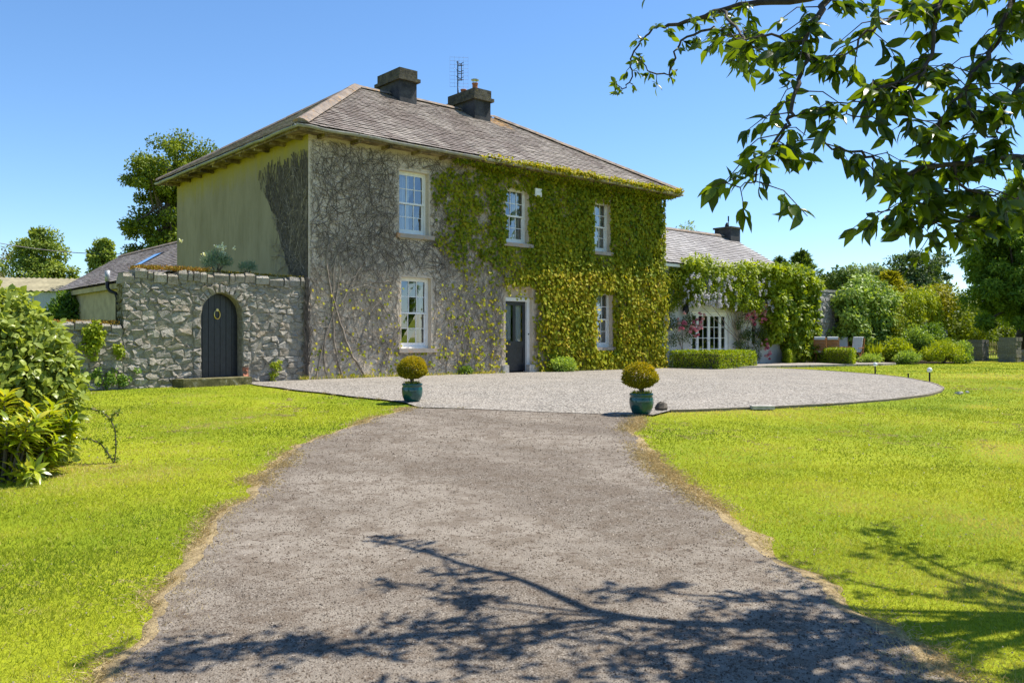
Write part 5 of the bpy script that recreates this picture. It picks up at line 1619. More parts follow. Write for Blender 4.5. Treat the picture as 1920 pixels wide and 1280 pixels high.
shrub('variegated_shrub', 'low white flecked shrub at the foot of the creeper right of the front door', 'shrub', (9.0, -.38, .18), (.62, .35, .36), 1800, M['shrub_pale'], .09, zb=0, tint=(.7, .25))
shrub('wall_plant', 'small green weed at the house foot below the creeper', 'plant', (5.15, -.15, .1), (.25, .15, .2), 350, M['shrub'], .07, zb=0)
shrub('fern', 'dark green ivy bush against the cream outbuilding wall by the barn', 'shrub', (*sp_(128, 40.5), 1.9), (1.1, .8, 1.6), 4000, M['shrub'], .2, zb=0, tint=(.15, .15))
# growth on top of and over the garden wall
shrub('wall_flower', 'grey green plant with white flowers growing on top of the garden wall', 'plant', (-2.35, .25, 2.95), (.36, .2, .36), 1300, M['grey_leaf'] if 'grey_leaf' in M else M.setdefault('grey_leaf', leaf_mat('grey_leaf', (.1, .17, .1), (.24, .33, .2), .25, .6, .2, (1, 1, .8))), .09, .16, zb=2.62, up=1.1)
wf = bpy.data.objects['wall_flower']
Pf = np.concatenate([np.array([-2.35 + R.normal(0, .26), .2 + R.normal(0, .1), 3.15 + R.uniform(-.05, .28)]) + R.normal(0, .022, (14, 3)) for _ in range(11)])
foliage('flowers', Pf, rnd_dir(len(Pf)), rnd_dir(len(Pf)), .04, .04, np.clip(R.normal(.8, .2, len(Pf)), 0, 1), leaf_mat('white_petal', (.6, .62, .4), (.8, .8, .65), .2), wf, kind='stuff')
shrub('wall_flower', 'smaller grey green plant on the garden wall top beside the house corner', 'plant', (-1.55, .25, 2.85), (.25, .18, .22), 600, M['grey_leaf'], .08, .16, zb=2.62, up=1.1)
def strip_moss(name, label, x0, x1, y, zf, n, size, tint, h=.08):
    e = empty(name, ((x0 + x1) / 2, y, float(zf((x0 + x1) / 2))), label, 'moss')
    u = R.uniform(x0, x1, n); k = R.random(n) < .25 + 1.1 * vnoise(u, u * 0, .3, 90); u = u[k]; n = len(u)
    P = np.c_[u, y + R.normal(0, .12, n), np.array([float(zf(q)) for q in u]) + R.random(n) * h]
    foliage('tufts', P, np.c_[R.normal(0, .5, n), R.normal(-.2, .5, n), np.ones(n)], rnd_dir(n), size, size * .5, np.clip(R.normal(*tint, n), 0, 1), M['moss'], e, kind='stuff')
strip_moss('stonecrop', 'rusty orange stonecrop along the top of the garden wall', -4.4, -2.6, .2, TOPZ, 2200, .06, (.75, .25))
strip_moss('wall_moss', 'brown moss on the garden wall top near the house', -2.6, -.1, .2, TOPZ, 900, .05, (.25, .2), .04)
strip_moss('wall_moss', 'reddish moss on top of the low end of the garden wall', -6.6, -4.7, .2, lambda u: 1.38, 1500, .06, (.7, .3))
climber('ivy', 'clump of ivy hanging over the low end of the garden wall', 'ivy', np.c_[R.normal(-5.3, .12, 34), R.uniform(-.1, -.02, 34), np.clip(1.42 - np.abs(R.normal(0, .28, 34)), .5, 1.45)], .09, 900, M['shrub_gold'], .075, None, (.25, .25), wy=.0, aspect=.8)
climber('ivy', 'small ivy sprig on the low garden wall below the tall end', 'ivy', np.c_[R.normal(-4.75, .06, 8), R.uniform(-.12, -.04, 8), R.normal(.85, .1, 8)], .06, 200, M['shrub_gold'], .065, None, (.25, .25), wy=.0, aspect=.8)
climber('ivy', 'ivy growing up from the grass at the foot of the low garden wall', 'ivy', np.c_[R.normal(-5.0, .3, 24), R.uniform(-.1, -.03, 24), np.abs(R.normal(.05, .2, 24))], .07, 600, M['shrub'], .065, None, (.5, .25), wy=.0, aspect=.8)
climber('ivy', 'little weed growing from the tall garden wall beside the arched door', 'ivy', np.c_[R.normal(-.95, .1, 8), R.uniform(-.1, -.04, 8), np.abs(R.normal(.25, .15, 8))], .07, 260, M['shrub_gold'], .06, None, (.3, .25), wy=.0, aspect=.8)
# weeds along the foot of the house
e = empty('wall_foot_weeds', (7, -.1, 0), 'thin yellow weeds along the foot of the house front', 'weeds')
n = 5200; u = R.uniform(-.3, 14.6, n); k = (R.random(n) < .15 + vnoise(u, u * 0, .6, 95) ** 2 * 1.4) & ~((u > 6.7) & (u < 8.2)); u = u[k]; n = len(u)
foliage('tufts', np.c_[u, -.06 - np.abs(R.normal(0, .09, n)), np.full(n, .01)], np.c_[R.normal(0, .5, n), R.normal(-.3, .5, n), np.ones(n)], rnd_dir(n), R.uniform(.05, .16, n), .02, np.clip(R.normal(.65, .3, n), 0, 1), M['grass'], e, kind='stuff')

# ------------------------------------------------------------------ trees
M['bark'] = simple('bark', (.1, .08, .06), .95, var=.4, scale=6, bump=.6)
def tree_leafmat(n, d, l, t=.3): M[n] = leaf_mat(n, d, l, t, .55, .2, (1.3, 1.25, .5))
tree_leafmat('oak_leaf', (.075, .12, .014), (.28, .33, .02)); tree_leafmat('ash_leaf', (.12, .18, .03), (.38, .45, .07)); tree_leafmat('dark_conifer', (.045, .085, .026), (.15, .22, .06), .25)
tree_leafmat('cypress', (.06, .11, .022), (.2, .28, .045), .25); tree_leafmat('gold_conifer', (.18, .2, .012), (.44, .4, .025), .3); tree_leafmat('pale_tree', (.14, .2, .08), (.32, .4, .16), .35)
tree_leafmat('chestnut_leaf', (.08, .16, .02), (.3, .42, .04), .45); tree_leafmat('olive_tree', (.13, .13, .05), (.3, .27, .1), .3)

def tree(name, label, base, lobes, n, mat, size, clumps=70, crad=.28, trunk_r=.3, trunk_h=None, tint=(.42, .2), aspect=.6, group='trees round the garden', bark=None, droop=-.15, flat=.8, shell=.5):
    """lobes: list of (dx, dy, z, rx, ry, rz) ellipsoids relative to the base"""
    base = np.array(base, float); base[2] = 0
    e = empty(name, base, label, 'tree', group)
    lob = np.array(lobes, float)
    vol = np.prod(lob[:, 3:], axis=1) ** (2 / 3.); pr = vol / vol.sum()
    li = R.choice(len(lob), clumps, p=pr)
    d = rnd_dir(clumps); q = shell + (1 - shell) * R.random(clumps) ** .5
    C = base + lob[li, :3] + d * q[:, None] * lob[li, 3:]
    cs = crad * lob[li, 3:].mean(1) * R.uniform(.65, 1.3, clumps)
    th = trunk_h or lob[:, 2].min()
    m = MB(); top = base + np.array([lob[:, 0].mean() * .5, lob[:, 1].mean() * .5, lob[:, 2].max()])
    pts = [base + (top - base) * f + np.array([R.normal(0, .1), R.normal(0, .1), 0]) * (f > 0) for f in np.linspace(0, 1, 7)]
    pts[0] = pts[0] - np.array([0, 0, .2])
    m.tube(pts, list(trunk_r * np.linspace(1.1, .25, 7)), 9); make('trunk', m, bark or M['bark'], e, True)
    m = MB()
    for q_ in C[R.permutation(clumps)[:min(clumps, 46)]]:
        f = R.uniform(.25, .85); a = pts[0] + (top - pts[0]) * f
        mid = a * .5 + q_ * .5 + np.array([0, 0, -.06 * np.linalg.norm(q_ - a)]) + R.normal(0, .15, 3)
        m.tube([a, mid, q_], [trunk_r * .32, trunk_r * .2, trunk_r * .06], 5)
    make('limbs', m, bark or M['bark'], e)
    i = R.integers(0, clumps, n); dd = rnd_dir(n); qq = R.random(n) ** .42
    P = C[i] + dd * qq[:, None] * cs[i][:, None] * np.array([1, 1, flat])
    P[:, 2] = np.maximum(P[:, 2], .25)
    N = unit(dd + d[i] * .5 + np.array([0, 0, .6]) + R.normal(0, .5, (n, 3)))
    tip = dd * .6 + R.normal(0, .6, (n, 3)) + np.array([0, 0, droop])
    ct = R.normal(0, .1, clumps)
    foliage('crown', P, tip, N, R.uniform(.7, 1.35, n) * size, R.uniform(.8, 1.2, n) * size * aspect, np.clip(R.normal(tint[0], tint[1], n) + ct[i], 0, 1), mat, e, kind='stuff')
    return e
G3 = lambda px, t_: at(px, 640, t_) * np.array([1, 1, 0])
tree('oak_tree', 'big domed oak in two tiers rising behind the house roof', G3(318, 58), [(.4, 0, 13.0, 2.9, 3.0, 1.8), (2.0, 0, 12.3, 1.9, 2.4, 1.3), (-1.4, 0, 11.6, 1.3, 2, 1.3), (1, 0, 11.4, 2.5, 2.4, 1.0), (-.4, .5, 8.8, 2.4, 2.6, 1.3), (-2.6, 0, 8.0, 1.2, 1.6, .8), (.9, 0, 7.6, 2.8, 2.6, 1.4), (-1.2, 0, 6.4, 1.9, 2, .9)], 40000, M['oak_leaf'], .22, 190, .32, .4, tint=(.4, .22))
tree('ash_tree', 'bushy green tree standing behind the barn roof', G3(80, 76), [(0, 0, 8.6, 2.0, 2, 2.1), (-.8, 0, 6.8, 2.3, 2, 1.8), (1.3, 0, 6.6, 1.8, 2, 1.7), (0, 0, 10.1, 1.0, 1, 1.0), (0, 0, 5.2, 2.9, 2, 1.5)], 26000, M['ash_leaf'], .27, 120, .38, .25, tint=(.45, .22))
tree('ash_tree', 'slim airy young tree between the barn and the outbuilding roof', G3(195, 74), [(.3, 0, 9.4, .7, .7, 1.5), (-.2, 0, 7.4, 1.3, 1, 1.3), (.3, 0, 5.6, 1.5, 1.2, 1.2), (-.4, 0, 4.6, 1.9, 1.2, 1.0), (0, 0, 8.4, 1.0, 1, 1.2)], 13000, M['ash_leaf'], .27, 70, .42, .16, tint=(.5, .22))
tree('bushy_tree', 'rounded bright bush tree at the foot of the slim young tree', G3(172, 70), [(0, 0, 3.6, 1.8, 1.5, 2.4), (.8, 0, 4.2, 1.2, 1.2, 1.2)], 5000, M['oak_leaf'], .25, 40, .4, .15, tint=(.6, .2))
tree('bare_tree', 'olive brown thin leaved tree beyond the left end of the barn', G3(2, 80), [(0, 0, 7.3, 1.7, 2, 2.2), (.5, 0, 5.5, 1.6, 2, 1.5)], 3600, M['olive_tree'], .24, 46, .34, .2, tint=(.5, .25))
tree('far_tree', 'sparse pale tree showing above the wing roof', G3(1285, 66), [(0, 0, 8.2, 2.3, 2, 1.6), (-1.3, 0, 8.6, 1.2, 1.5, 1.2), (1.4, 0, 7.6, 1.3, 1.5, 1.0)], 3600, M['pale_tree'], .22, 46, .34, .2, tint=(.5, .2))
# conifers and broadleaves behind the far wall
def conifer(name, label, base, h, r, n, mat, size, tint=(.4, .2), spread=1.0):
    base = np.array(base); e = empty(name, base, label, 'tree', 'trees behind the far garden wall')
    m = MB(); m.tube([base - np.array([0, 0, .2]), base + np.array([0, 0, h * .97])], [.28, .04], 7); make('trunk', m, M['bark'], e)
    P = []; T = []; N = []; tt = []
    nb = 90; per = n // nb
    for k in range(nb):
        f = (k + .5) / nb; z = h * (.12 + .86 * f); L = r * (1 - f) ** .8 * R.uniform(.7, 1.2) + .15; a = k * 2.4 + R.normal(0, .3)
        s = R.random(per) ** .6; dx, dy = math.cos(a), math.sin(a)
        sw = R.normal(0, .16 * L * spread + .05, per) * (.4 + s)
        P.append(np.c_[base[0] + dx * L * s - dy * sw, base[1] + dy * L * s + dx * sw, z + .28 * L * s + R.normal(0, .1, per)])
        T.append(np.c_[np.full(per, dx) + R.normal(0, .4, per), np.full(per, dy) + R.normal(0, .4, per), R.normal(.35, .35, per)]); N.append(np.c_[R.normal(0, .5, per), R.normal(0, .5, per), np.ones(per)]); tt.append(np.clip(R.normal(tint[0], tint[1], per) + R.normal(0, .1), 0, 1))
    P, T, N, tt = map(np.concatenate, (P, T, N, tt))
    foliage('crown', P, T, unit(N), R.uniform(.7, 1.4, len(P)) * size, size * .35, tt, mat, e, kind='stuff')
conifer('cypress_tree', 'feathery conifer with a pointed top beyond the wing gable', G3(1503, 72), 8.6, 3.2, 7000, M['cypress'], .4)
conifer('cypress_tree', 'dark low conifer just beyond the wing roof end', G3(1462, 76), 8.4, 2.8, 5000, M['dark_conifer'], .42)
tree('holly_tree', 'dark rounded evergreen between the feathery conifer and the pale tree', G3(1552, 74), [(0, 0, 5.2, 1.8, 1.8, 2.2), (.4, 0, 6.4, 1.0, 1, 1.4)], 6000, M['dark_conifer'], .28, 40, .4, .2, group='trees behind the far garden wall')
tree('pale_tree', 'pale grey green tree in the gap between the dark evergreens', G3(1622, 90), [(0, 0, 7.2, 2.6, 2, 2.0), (2, 0, 7.4, 2.2, 2, 1.7), (-2.2, 0, 6.2, 2, 2, 1.8)], 9000, M['pale_tree'], .3, 70, .34, .2, group='trees behind the far garden wall')
tree('holly_tree', 'mid green rounded tree behind the tall leafy wall shrub', G3(1595, 70), [(0, 0, 4.8, 2.0, 1.6, 2.0)], 6000, M['cypress'], .28, 40, .4, .2, group='trees behind the far garden wall')
conifer('gold_conifer', 'golden feathery conifer behind the far garden wall', G3(1668, 66), 6.4, 3.0, 5000, M['gold_conifer'], .36, (.5, .25), 1.4)
tree('dark_yew', 'broad dark evergreen with rounded top behind the golden conifer', G3(1712, 76), [(0, 0, 7.0, 2.1, 2, 2.4), (-.8, 0, 5.2, 2.2, 2, 2.2), (1.1, 0, 5.4, 2.0, 2, 2.4)], 13000, M['dark_conifer'], .28, 80, .34, .3, group='trees behind the far garden wall')
tree('dark_yew', 'narrow dark evergreen beside the broad dark one', G3(1758, 78), [(0, 0, 6.6, 1.1, 1.2, 2.6), (0, 0, 4.4, 1.5, 1.4, 2)], 6000, M['dark_conifer'], .28, 44, .36, .2, group='trees behind the far garden wall')
tree('lime_shrub_tree', 'yellow green bushy tree over the wall end beside the chestnut', G3(1742, 56), [(0, 0, 3.4, 1.6, 1.5, 1.5), (-.9, 0, 3.0, 1.0, 1, .9)], 5000, M['gold_conifer'], .2, 40, .4, .15, group='trees behind the far garden wall')
tree('chestnut_tree', 'large spreading chestnut with low sweeping branches by the gate piers', G3(1905, 49), [(.6, 0, 7.4, 3.0, 3.4, 1.9), (-.8, -.4, 5.4, 3.0, 3, 1.4), (-2.0, -.8, 3.7, 2.7, 2.6, 1.1), (-2.7, -1.2, 2.3, 2.1, 2.2, .85), (2.2, 0, 5.5, 3.2, 3.4, 2.4), (2.5, -.5, 3.0, 3, 3, 1.3), (.2, -1.8, 3.0, 2.6, 2.0, 1.2), (-.6, -2.0, 1.9, 2.6, 1.6, .7), (.9, 0, 9.2, 1.8, 2.2, 1.2), (-2.2, -3.2, 3.7, 2.6, 2.6, 1.1), (.6, -3.8, 4.3, 2.4, 2.4, 1.2), (-3.4, -.2, 4.7, 1.7, 1.8, 1.2), (-2.2, .2, 6.4, 1.9, 2, 1.4), (-.6, 0, 8.4, 1.6, 1.8, 1.2), (1.8, -5.0, 4.0, 2.0, 2.0, 1.0)], 96000, M['chestnut_leaf'], .23, 350, .27, .34, trunk_h=1.8, tint=(.4, .22), aspect=.45, droop=-.5)
for k, (px, t_, hh, lab) in enumerate([(1800, 60, 4.2, 'dense hedgerow bush behind the stub of dark wall'), (1850, 66, 4.0, 'dense hedgerow bush behind the gateway fence'), (1900, 70, 5.0, 'dense hedgerow bush behind the chestnut trunk'), (1765, 58, 4.6, 'dense hedgerow bush behind the wall end')]):
    tree('hedgerow_bush', lab, G3(px, t_), [(0, 0, hh * .5, 2.2, 1.6, hh * .5), (1, 0, hh * .3, 2.2, 1.6, hh * .32)], 4500, M['oak_leaf'], .26, 46, .42, .12, group='hedgerow behind the gate piers')
# distant wood closing the view
for k, (px, t_, hh) in enumerate([(1940, 95, 9), (1830, 110, 6), (1700, 120, 7), (-60, 100, 9), (-200, 90, 11), (2100, 90, 10)]):
    tree('field_tree', ['round green field tree far beyond the gate piers', 'low green field tree glimpsed through the gateway', 'far green field tree hidden behind the dark evergreens', 'green field tree beyond the barn end', 'tall green field tree out past the barn', 'tall green field tree beyond the chestnut'][k], G3(px, t_), [(0, 0, hh * .62, hh * .42, hh * .4, hh * .38), (hh * .2, 0, hh * .4, hh * .4, hh * .3, hh * .3)], 5000, M['ash_leaf'], .34, 60, .36, .3, group='far field trees')
# ------------------------------------------------------------------ laurel and shrub mass at the left
M['laurel'] = leaf_mat('laurel_leaf', (.11, .18, .01), (.34, .4, .015), .38, .3, .5, (1.4, 1.3, .4), (.6, .52, .06))
M['bramble'] = leaf_mat('hedge_leaf', (.13, .19, .025), (.4, .46, .09), .4, .36, .4, (1.3, 1.25, .5))
def big_leaves(name, P, tip, nrm, L, W, tint, mat, parent, curl=.25, fold=.2, kind=None, singles=0, part='leaf'):
    """curved leaves of ten triangles; the first `singles` stay objects of their own"""
    n = len(P); tip = unit(tip); side_ = unit(np.cross(tip, nrm)); nn = np.cross(side_, tip)
    L = np.broadcast_to(L, (n,)); W = np.broadcast_to(W, (n,))
    s = np.array([0, .16, .36, .6, .82, 1.0]); w = np.array([0, .3, .49, .46, .22, 0])
    mid = P[:, None, :] + tip[:, None, :] * (s[None, :, None] * L[:, None, None]) - nn[:, None, :] * (curl * s ** 2)[None, :, None] * L[:, None, None]
    wav = R.normal(0, .05, (n, 4))
    up_ = ((fold * w[1:5])[None, :] + wav)[..., None] * nn[:, None, :] * W[:, None, None]
    le = mid[:, 1:5] - side_[:, None, :] * (w[1:5][None, :, None] * W[:, None, None]) + up_
    ri = mid[:, 1:5] + side_[:, None, :] * (w[1:5][None, :, None] * W[:, None, None]) + up_
    V = np.concatenate([mid, le, ri], 1)        # 14 vertices
    Tq = [(0, 1, 6), (1, 2, 7), (1, 7, 6), (2, 3, 8), (2, 8, 7), (3, 4, 9), (3, 9, 8), (4, 5, 9), (0, 10, 1), (1, 10, 11), (1, 11, 2), (2, 11, 12), (2, 12, 3), (3, 12, 13), (3, 13, 4), (4, 13, 5)]
    T = np.array(Tq)
    for k in range(min(singles, n)):
        o = np_mesh(part, V[k], T, mat, np.full(14, tint[k]), parent, smooth=True, origin=P[k])
    V2 = V[singles:].reshape(-1, 3); m_ = n - singles
    if m_ > 0:
        F = (np.arange(m_)[:, None, None] * 14 + T[None]).reshape(-1, 3)
        return np_mesh(name, V2, F, mat, np.repeat(tint[singles:], 14), parent, smooth=True, kind='stuff')

def sway(p):
    p = np.array(p); p[2] = 0; return p
# hedge-like bush, upper and back part
bc = at(-32, 640, 9.9); zb = float(ground_z(bc[0], bc[1]))
e = empty('mixed_bush', (bc[0], bc[1], zb), 'big leafy green bush spilling onto the lawn at the foot of the low wall', 'bush')
m = MB()
for _ in range(26):
    d = np.array([R.uniform(-.5, .5), R.uniform(-.5, .5), R.uniform(.5, 1.3)]); m.tube([(bc[0] + R.normal(0, .15), bc[1] + R.normal(0, .15), zb - .05), (bc[0] + d[0] * .5, bc[1] + d[1] * .5, zb + d[2] * .6), (bc[0] + d[0], bc[1] + d[1], zb + d[2])], [.03, .02, .008], 5)
make('stems', m, M['stem_dark'], e)
# lumps placed in the bush's own frame: right, forward, up
L0 = [(-.5, 0, 1.0, .95, .9, .75), (.35, .1, .9, .55, .7, .7), (-.9, .2, 1.4, .8, .8, .55), (.2, .2, 1.35, .55, .6, .42), (.55, .0, .5, .5, .6, .5), (-.3, -.3, .6, .9, .6, .6), (.62, .1, .9, .42, .45, .4), (-.1, .3, 1.7, .45, .4, .34), (.3, .1, 1.55, .4, .4, .3), (.7, .0, 1.15, .3, .4, .3), (.72, -.05, .65, .36, .4, .4), (.68, -.15, .3, .34, .4, .34), (.4, -.35, .35, .4, .35, .4), (-.6, -.2, 1.75, .5, .4, .3), (.1, .0, 1.72, .5, .4, .34), (.55, .0, 1.42, .36, .4, .3), (.3, -.3, 1.1, .5, .35, .4), (.0, -.35, 1.35, .5, .3, .4), (.5, -.3, .75, .42, .35, .4)]
PP = []; DD = []; TT = []
for (a, b, c_, ra, rb, rc) in L0:
    n = int(4200 * ra * rb)
    P, D = blob(n, (0, 0, 0), (ra, rb, rc), .72)
    lump = 1 + .3 * (vnoise(D[:, 0] * 2 + a * 5 + 7, D[:, 2] * 2 + b * 3 + 5, .4, 120) - .5) * 2 + np.where(R.random(n) < .06, R.uniform(0, .25, n), 0)
    P = P * lump[:, None]
    Wd = bc + RT * (P[:, :1] + a) + FW * (P[:, 1:2] + b) + np.array([0, 0, 1.]) * (P[:, 2:] + c_) * np.array([0, 0, 1.]) + np.array([0, 0, 0])
    Wd[:, 2] = zb + c_ + P[:, 2]
    D2 = RT * D[:, :1] + FW * D[:, 1:2] + np.array([0, 0, 1.]) * D[:, 2:]
    k = Wd[:, 2] > zb + .03
    PP.append(Wd[k]); DD.append(D2[k]); TT.append(np.clip(R.normal(.5, .22, k.sum()) + .15 * D2[k][:, 2], 0, 1))
P, D, T_ = map(np.concatenate, (PP, DD, TT)); n = len(P)
big_leaves('leaves', P, D * .6 + R.normal(0, .6, (n, 3)) + np.array([0, 0, -.1]), unit(D + np.array([0, 0, .5]) + R.normal(0, .45, (n, 3))), R.uniform(.07, .135, n), R.uniform(.045, .08, n), T_, M['bramble'], e)
# laurel in front
lc = at(-5, 640, 9.1); lz = float(ground_z(lc[0], lc[1]))
e = empty('laurel_bush', (lc[0], lc[1], lz), 'variegated laurel with long yellow green leaves in front of the big leafy bush', 'bush')
m = MB(); rosP = []; rosD = []
for k in range(95):
    a, b, c_ = R.uniform(-.85, .66), R.uniform(-.35, .45), R.uniform(.08, 1.1)
    c_ = min(c_, R.uniform(.5, .95) - .35 * max(0, a))
    tipp = lc + RT * a + FW * b; tipp[2] = lz + c_
    root = lc + RT * a * .4 + FW * b * .4; root[2] = lz - .04
    m.tube([root, (root + tipp) / 2 + np.array([0, 0, .08]), tipp], [.014, .01, .006], 5)
    rosP.append(tipp); dd_ = tipp - root + R.normal(0, .1, 3); rosD.append(dd_ / np.linalg.norm(dd_))
make('stems', m, M['stem_dark'], e)
P = []; T_ = []; N = []; tt = []
for p, d in zip(rosP, rosD):
    mI = 22
    a = np.arange(mI) * 2.4; s1 = np.cross(d, [.3, .2, .9]); s1 /= np.linalg.norm(s1); s2 = np.cross(d, s1)
    rr = np.cos(a)[:, None] * s1 + np.sin(a)[:, None] * s2
    op = np.linspace(1.5, .5, mI)[:, None]
    P.append(p - d * np.linspace(.22, 0, mI)[:, None] + rr * .01); T_.append(d * .75 + rr * op + np.array([0, 0, -.1])); N.append(d - rr * .5 + np.array([0, 0, .4])); tt.append(np.clip(R.normal(.5, .25, mI) + R.normal(0, .12), 0, 1))
P, T_, N, tt = map(np.concatenate, (P, T_, N, tt)); n = len(P)
big_leaves('leaves', P, T_, unit(N), R.uniform(.13, .22, n), R.uniform(.042, .066, n), tt, M['laurel'], e, .35, .25)
# bramble shoots reaching into the lawn
br = at(205, 640, 10.1); bz = float(ground_z(br[0], br[1]))
e = empty('bramble', (br[0], br[1], bz), 'thin thorny bramble shoots arching out of the bush over the lawn', 'bramble')
def L3(a, b, c_): q = br + RT * a + FW * b; q[2] = bz + c_; return q
lines = [[L3(.06, 0, -.02), L3(.08, 0, .18), L3(.06, .02, .38), L3(0, .02, .52), L3(-.1, .02, .6), L3(-.28, .05, .64), L3(-.5, .1, .62)], [L3(.05, .02, -.02), L3(-.02, 0, .12), L3(-.1, 0, .22), L3(-.22, .02, .27), L3(-.4, .05, .28), L3(-.55, .08, .3)], [L3(.0, .02, .5), L3(.06, 0, .58), L3(.12, 0, .6)]]
m = MB(); P = []; D = []
for ln_ in lines:
    m.tube(ln_, [.008] * (len(ln_) - 1) + [.003], 5)
    for a, b in zip(ln_[:-1], ln_[1:]):
        for f in np.linspace(0, 1, 4): P += [a + (b - a) * f] * 2
make('stems', m, M['stem_dark'], e)
P = np.repeat(np.array(P), 2, 0) + R.normal(0, .012, (len(P) * 2, 3)); n = len(P)
big_leaves('leaves', P, rnd_dir(n) + np.array([0, 0, .2]), rnd_dir(n) + np.array([0, 0, .6]), R.uniform(.03, .055, n), .028, R.random(n) * .5, M['bramble'], e)

# ------------------------------------------------------------------ cherry tree overhanging the drive
M['cherry_leaf'] = leaf_mat('cherry_leaf', (.022, .05, .006), (.12, .19, .012), .5, .32, .5, (2.8, 2.3, .5))  # dark base and strong glow-through paint in shaded and backlit leaves
M['cherry_bark'] = simple('cherry_bark', (.055, .045, .04), .8, var=.4, scale=14, bump=.5)
tb = EYE + RT * 5.3 + FW * 5.6; tb[2] = float(ground_z(tb[0], tb[1]))
ch = empty('cherry_tree', tb, 'cherry tree whose leafy branches hang over the drive against the sky', 'tree')
def cp(a, b, c_): q = EYE + RT * a + FW * b; q[2] = EYE[2] + c_; return q
trunk = [cp(5.3, 5.6, -1.8), cp(5.25, 5.6, -.8), cp(5.1, 5.65, .3), cp(4.9, 5.7, 1.2)]
m = MB(); m.tube(trunk, [.26, .2, .18, .15], 12); make('trunk', m, M['cherry_bark'], ch, True)
limbs = []
limbs.append(([trunk[-1], cp(4.2, 5.7, 2.35), cp(2.9, 5.9, 2.62), cp(2.3, 6.6, 2.66), cp(1.94, 7.0, 2.78), at(1353, 19, 7.2), at(1287, 42, 7.4), at(1245, 50, 7.55), at(1222, 56, 7.6)], [.1, .07, .045, .03, .025, .022, .018, .014, .01]))
limbs.append(([at(1222, 56, 7.6), at(1210, 70, 7.6), at(1199, 83, 7.6), at(1183, 112, 7.62), at(1187, 137, 7.6), at(1174, 167, 7.6), at(1155, 158, 7.6)], [.01, .009, .008, .008, .007, .006, .003]))
limbs.append(([at(1340, 50, 7.2), at(1287, 70, 7.3), at(1266, 100, 7.35), at(1253, 137, 7.4), at(1216, 129, 7.45), at(1199, 104, 7.5)], [.012, .01, .009, .008, .006, .004]))
limbs.append(([cp(3.6, 5.0, 2.3), cp(2.6, 4.7, 2.2), at(1600, -90, 4.6), at(1553, 0, 4.5), at(1532, 37, 4.45), at(1507, 79, 4.4), at(1511, 112, 4.4), at(1495, 158, 4.35), at(1482, 208, 4.3), at(1474, 233, 4.3), at(1446, 280, 4.3), at(1425, 300, 4.25)], [.05, .035, .024, .019, .016, .014, .012, .011, .01, .008, .006, .004]))
limbs.append(([at(1507, 79, 4.4), at(1480, 72, 4.5), at(1440, 66, 4.6), at(1400, 78, 4.7), at(1370, 60, 4.7)], [.01, .008, .007, .006, .003]))
limbs.append(([at(1474, 233, 4.3), at(1455, 270, 4.2), at(1432, 290, 4.15), at(1424, 305, 4.15), at(1417, 325, 4.15), at(1411, 342, 4.15), at(1392, 348, 4.1)], [.008, .007, .006, .006, .005, .004, .002]))
limbs.append(([cp(4.6, 5.0, 1.1), cp(3.6, 4.6, 1.0), at(1990, 285, 4.8), at(1920, 292, 4.7), at(1849, 300, 4.6), at(1787, 308, 4.5), at(1745, 310, 4.45), at(1699, 325, 4.4), at(1657, 308, 4.35), at(1612, 287, 4.3), at(1562, 275, 4.25), at(1528, 254, 4.2)], [.06, .04, .024, .019, .016, .014, .012, .01, .008, .007, .005, .003]))
limbs.append(([cp(4.6, 5.6, .9), cp(3.8, 5.4, .8), at(1960, 340, 5.2), at(1920, 362, 5.1), at(1882, 392, 5.0), at(1828, 406, 4.9), at(1787, 415, 4.8), at(1740, 412, 4.7), at(1690, 405, 4.65)], [.05, .036, .02, .016, .013, .01, .008, .006, .003]))
limbs.append(([at(1882, 400, 5.0), at(1828, 371, 4.9), at(1770, 358, 4.8), at(1720, 372, 4.7), at(1690, 392, 4.65), at(1645, 395, 4.6)], [.011, .009, .008, .006, .005, .003]))
limbs.append(([cp(3.9, 4.8, 2.0), cp(3.3, 4.6, 2.0), at(1930, -40, 4.6), at(1882, 42, 4.5), at(1866, 83, 4.45), at(1828, 137, 4.4), at(1795, 183, 4.4), at(1762, 233, 4.35), at(1740, 270, 4.3)], [.05, .035, .02, .016, .014, .012, .01, .007, .004]))
limbs.append(([at(1828, 137, 4.4), at(1812, 165, 4.4), at(1820, 215, 4.4), at(1837, 241, 4.4), at(1870, 268, 4.45)], [.009, .008, .007, .006, .004]))
limbs.append(([cp(3.3, 4.6, 2.0), cp(2.7, 4.5, 1.9), at(1830, -60, 4.5), at(1760, 10, 4.4), at(1752, 60, 4.35), at(1740, 120, 4.3), at(1715, 170, 4.3), at(1690, 215, 4.25)], [.035, .026, .016, .013, .011, .009, .007, .004]))
limbs.append(([at(1760, 10, 4.4), at(1700, 22, 4.35), at(1650, 50, 4.3), at(1600, 85, 4.3), at(1575, 110, 4.3)], [.011, .009, .008, .006, .003]))
limbs.append(([at(1740, 120, 4.3), at(1690, 150, 4.3), at(1640, 165, 4.25), at(1590, 195, 4.2), at(1600, 225, 4.2)], [.009, .008, .006, .005, .003]))
limbs.append(([cp(3.6, 4.6, 1.3), at(1970, 120, 4.6), at(1920, 150, 4.5), at(1890, 190, 4.5), at(1870, 230, 4.45), at(1880, 262, 4.4)], [.03, .018, .013, .01, .007, .004]))
limbs.append(([at(1353, 19, 7.2), at(1380, 50, 6.6), at(1395, 80, 6.2), at(1360, 110, 6.0)], [.014, .011, .008, .004]))
limbs.append(([at(1787, 308, 4.5), at(1800, 345, 4.5), at(1860, 365, 4.5), at(1915, 375, 4.5)], [.01, .008, .006, .003]))
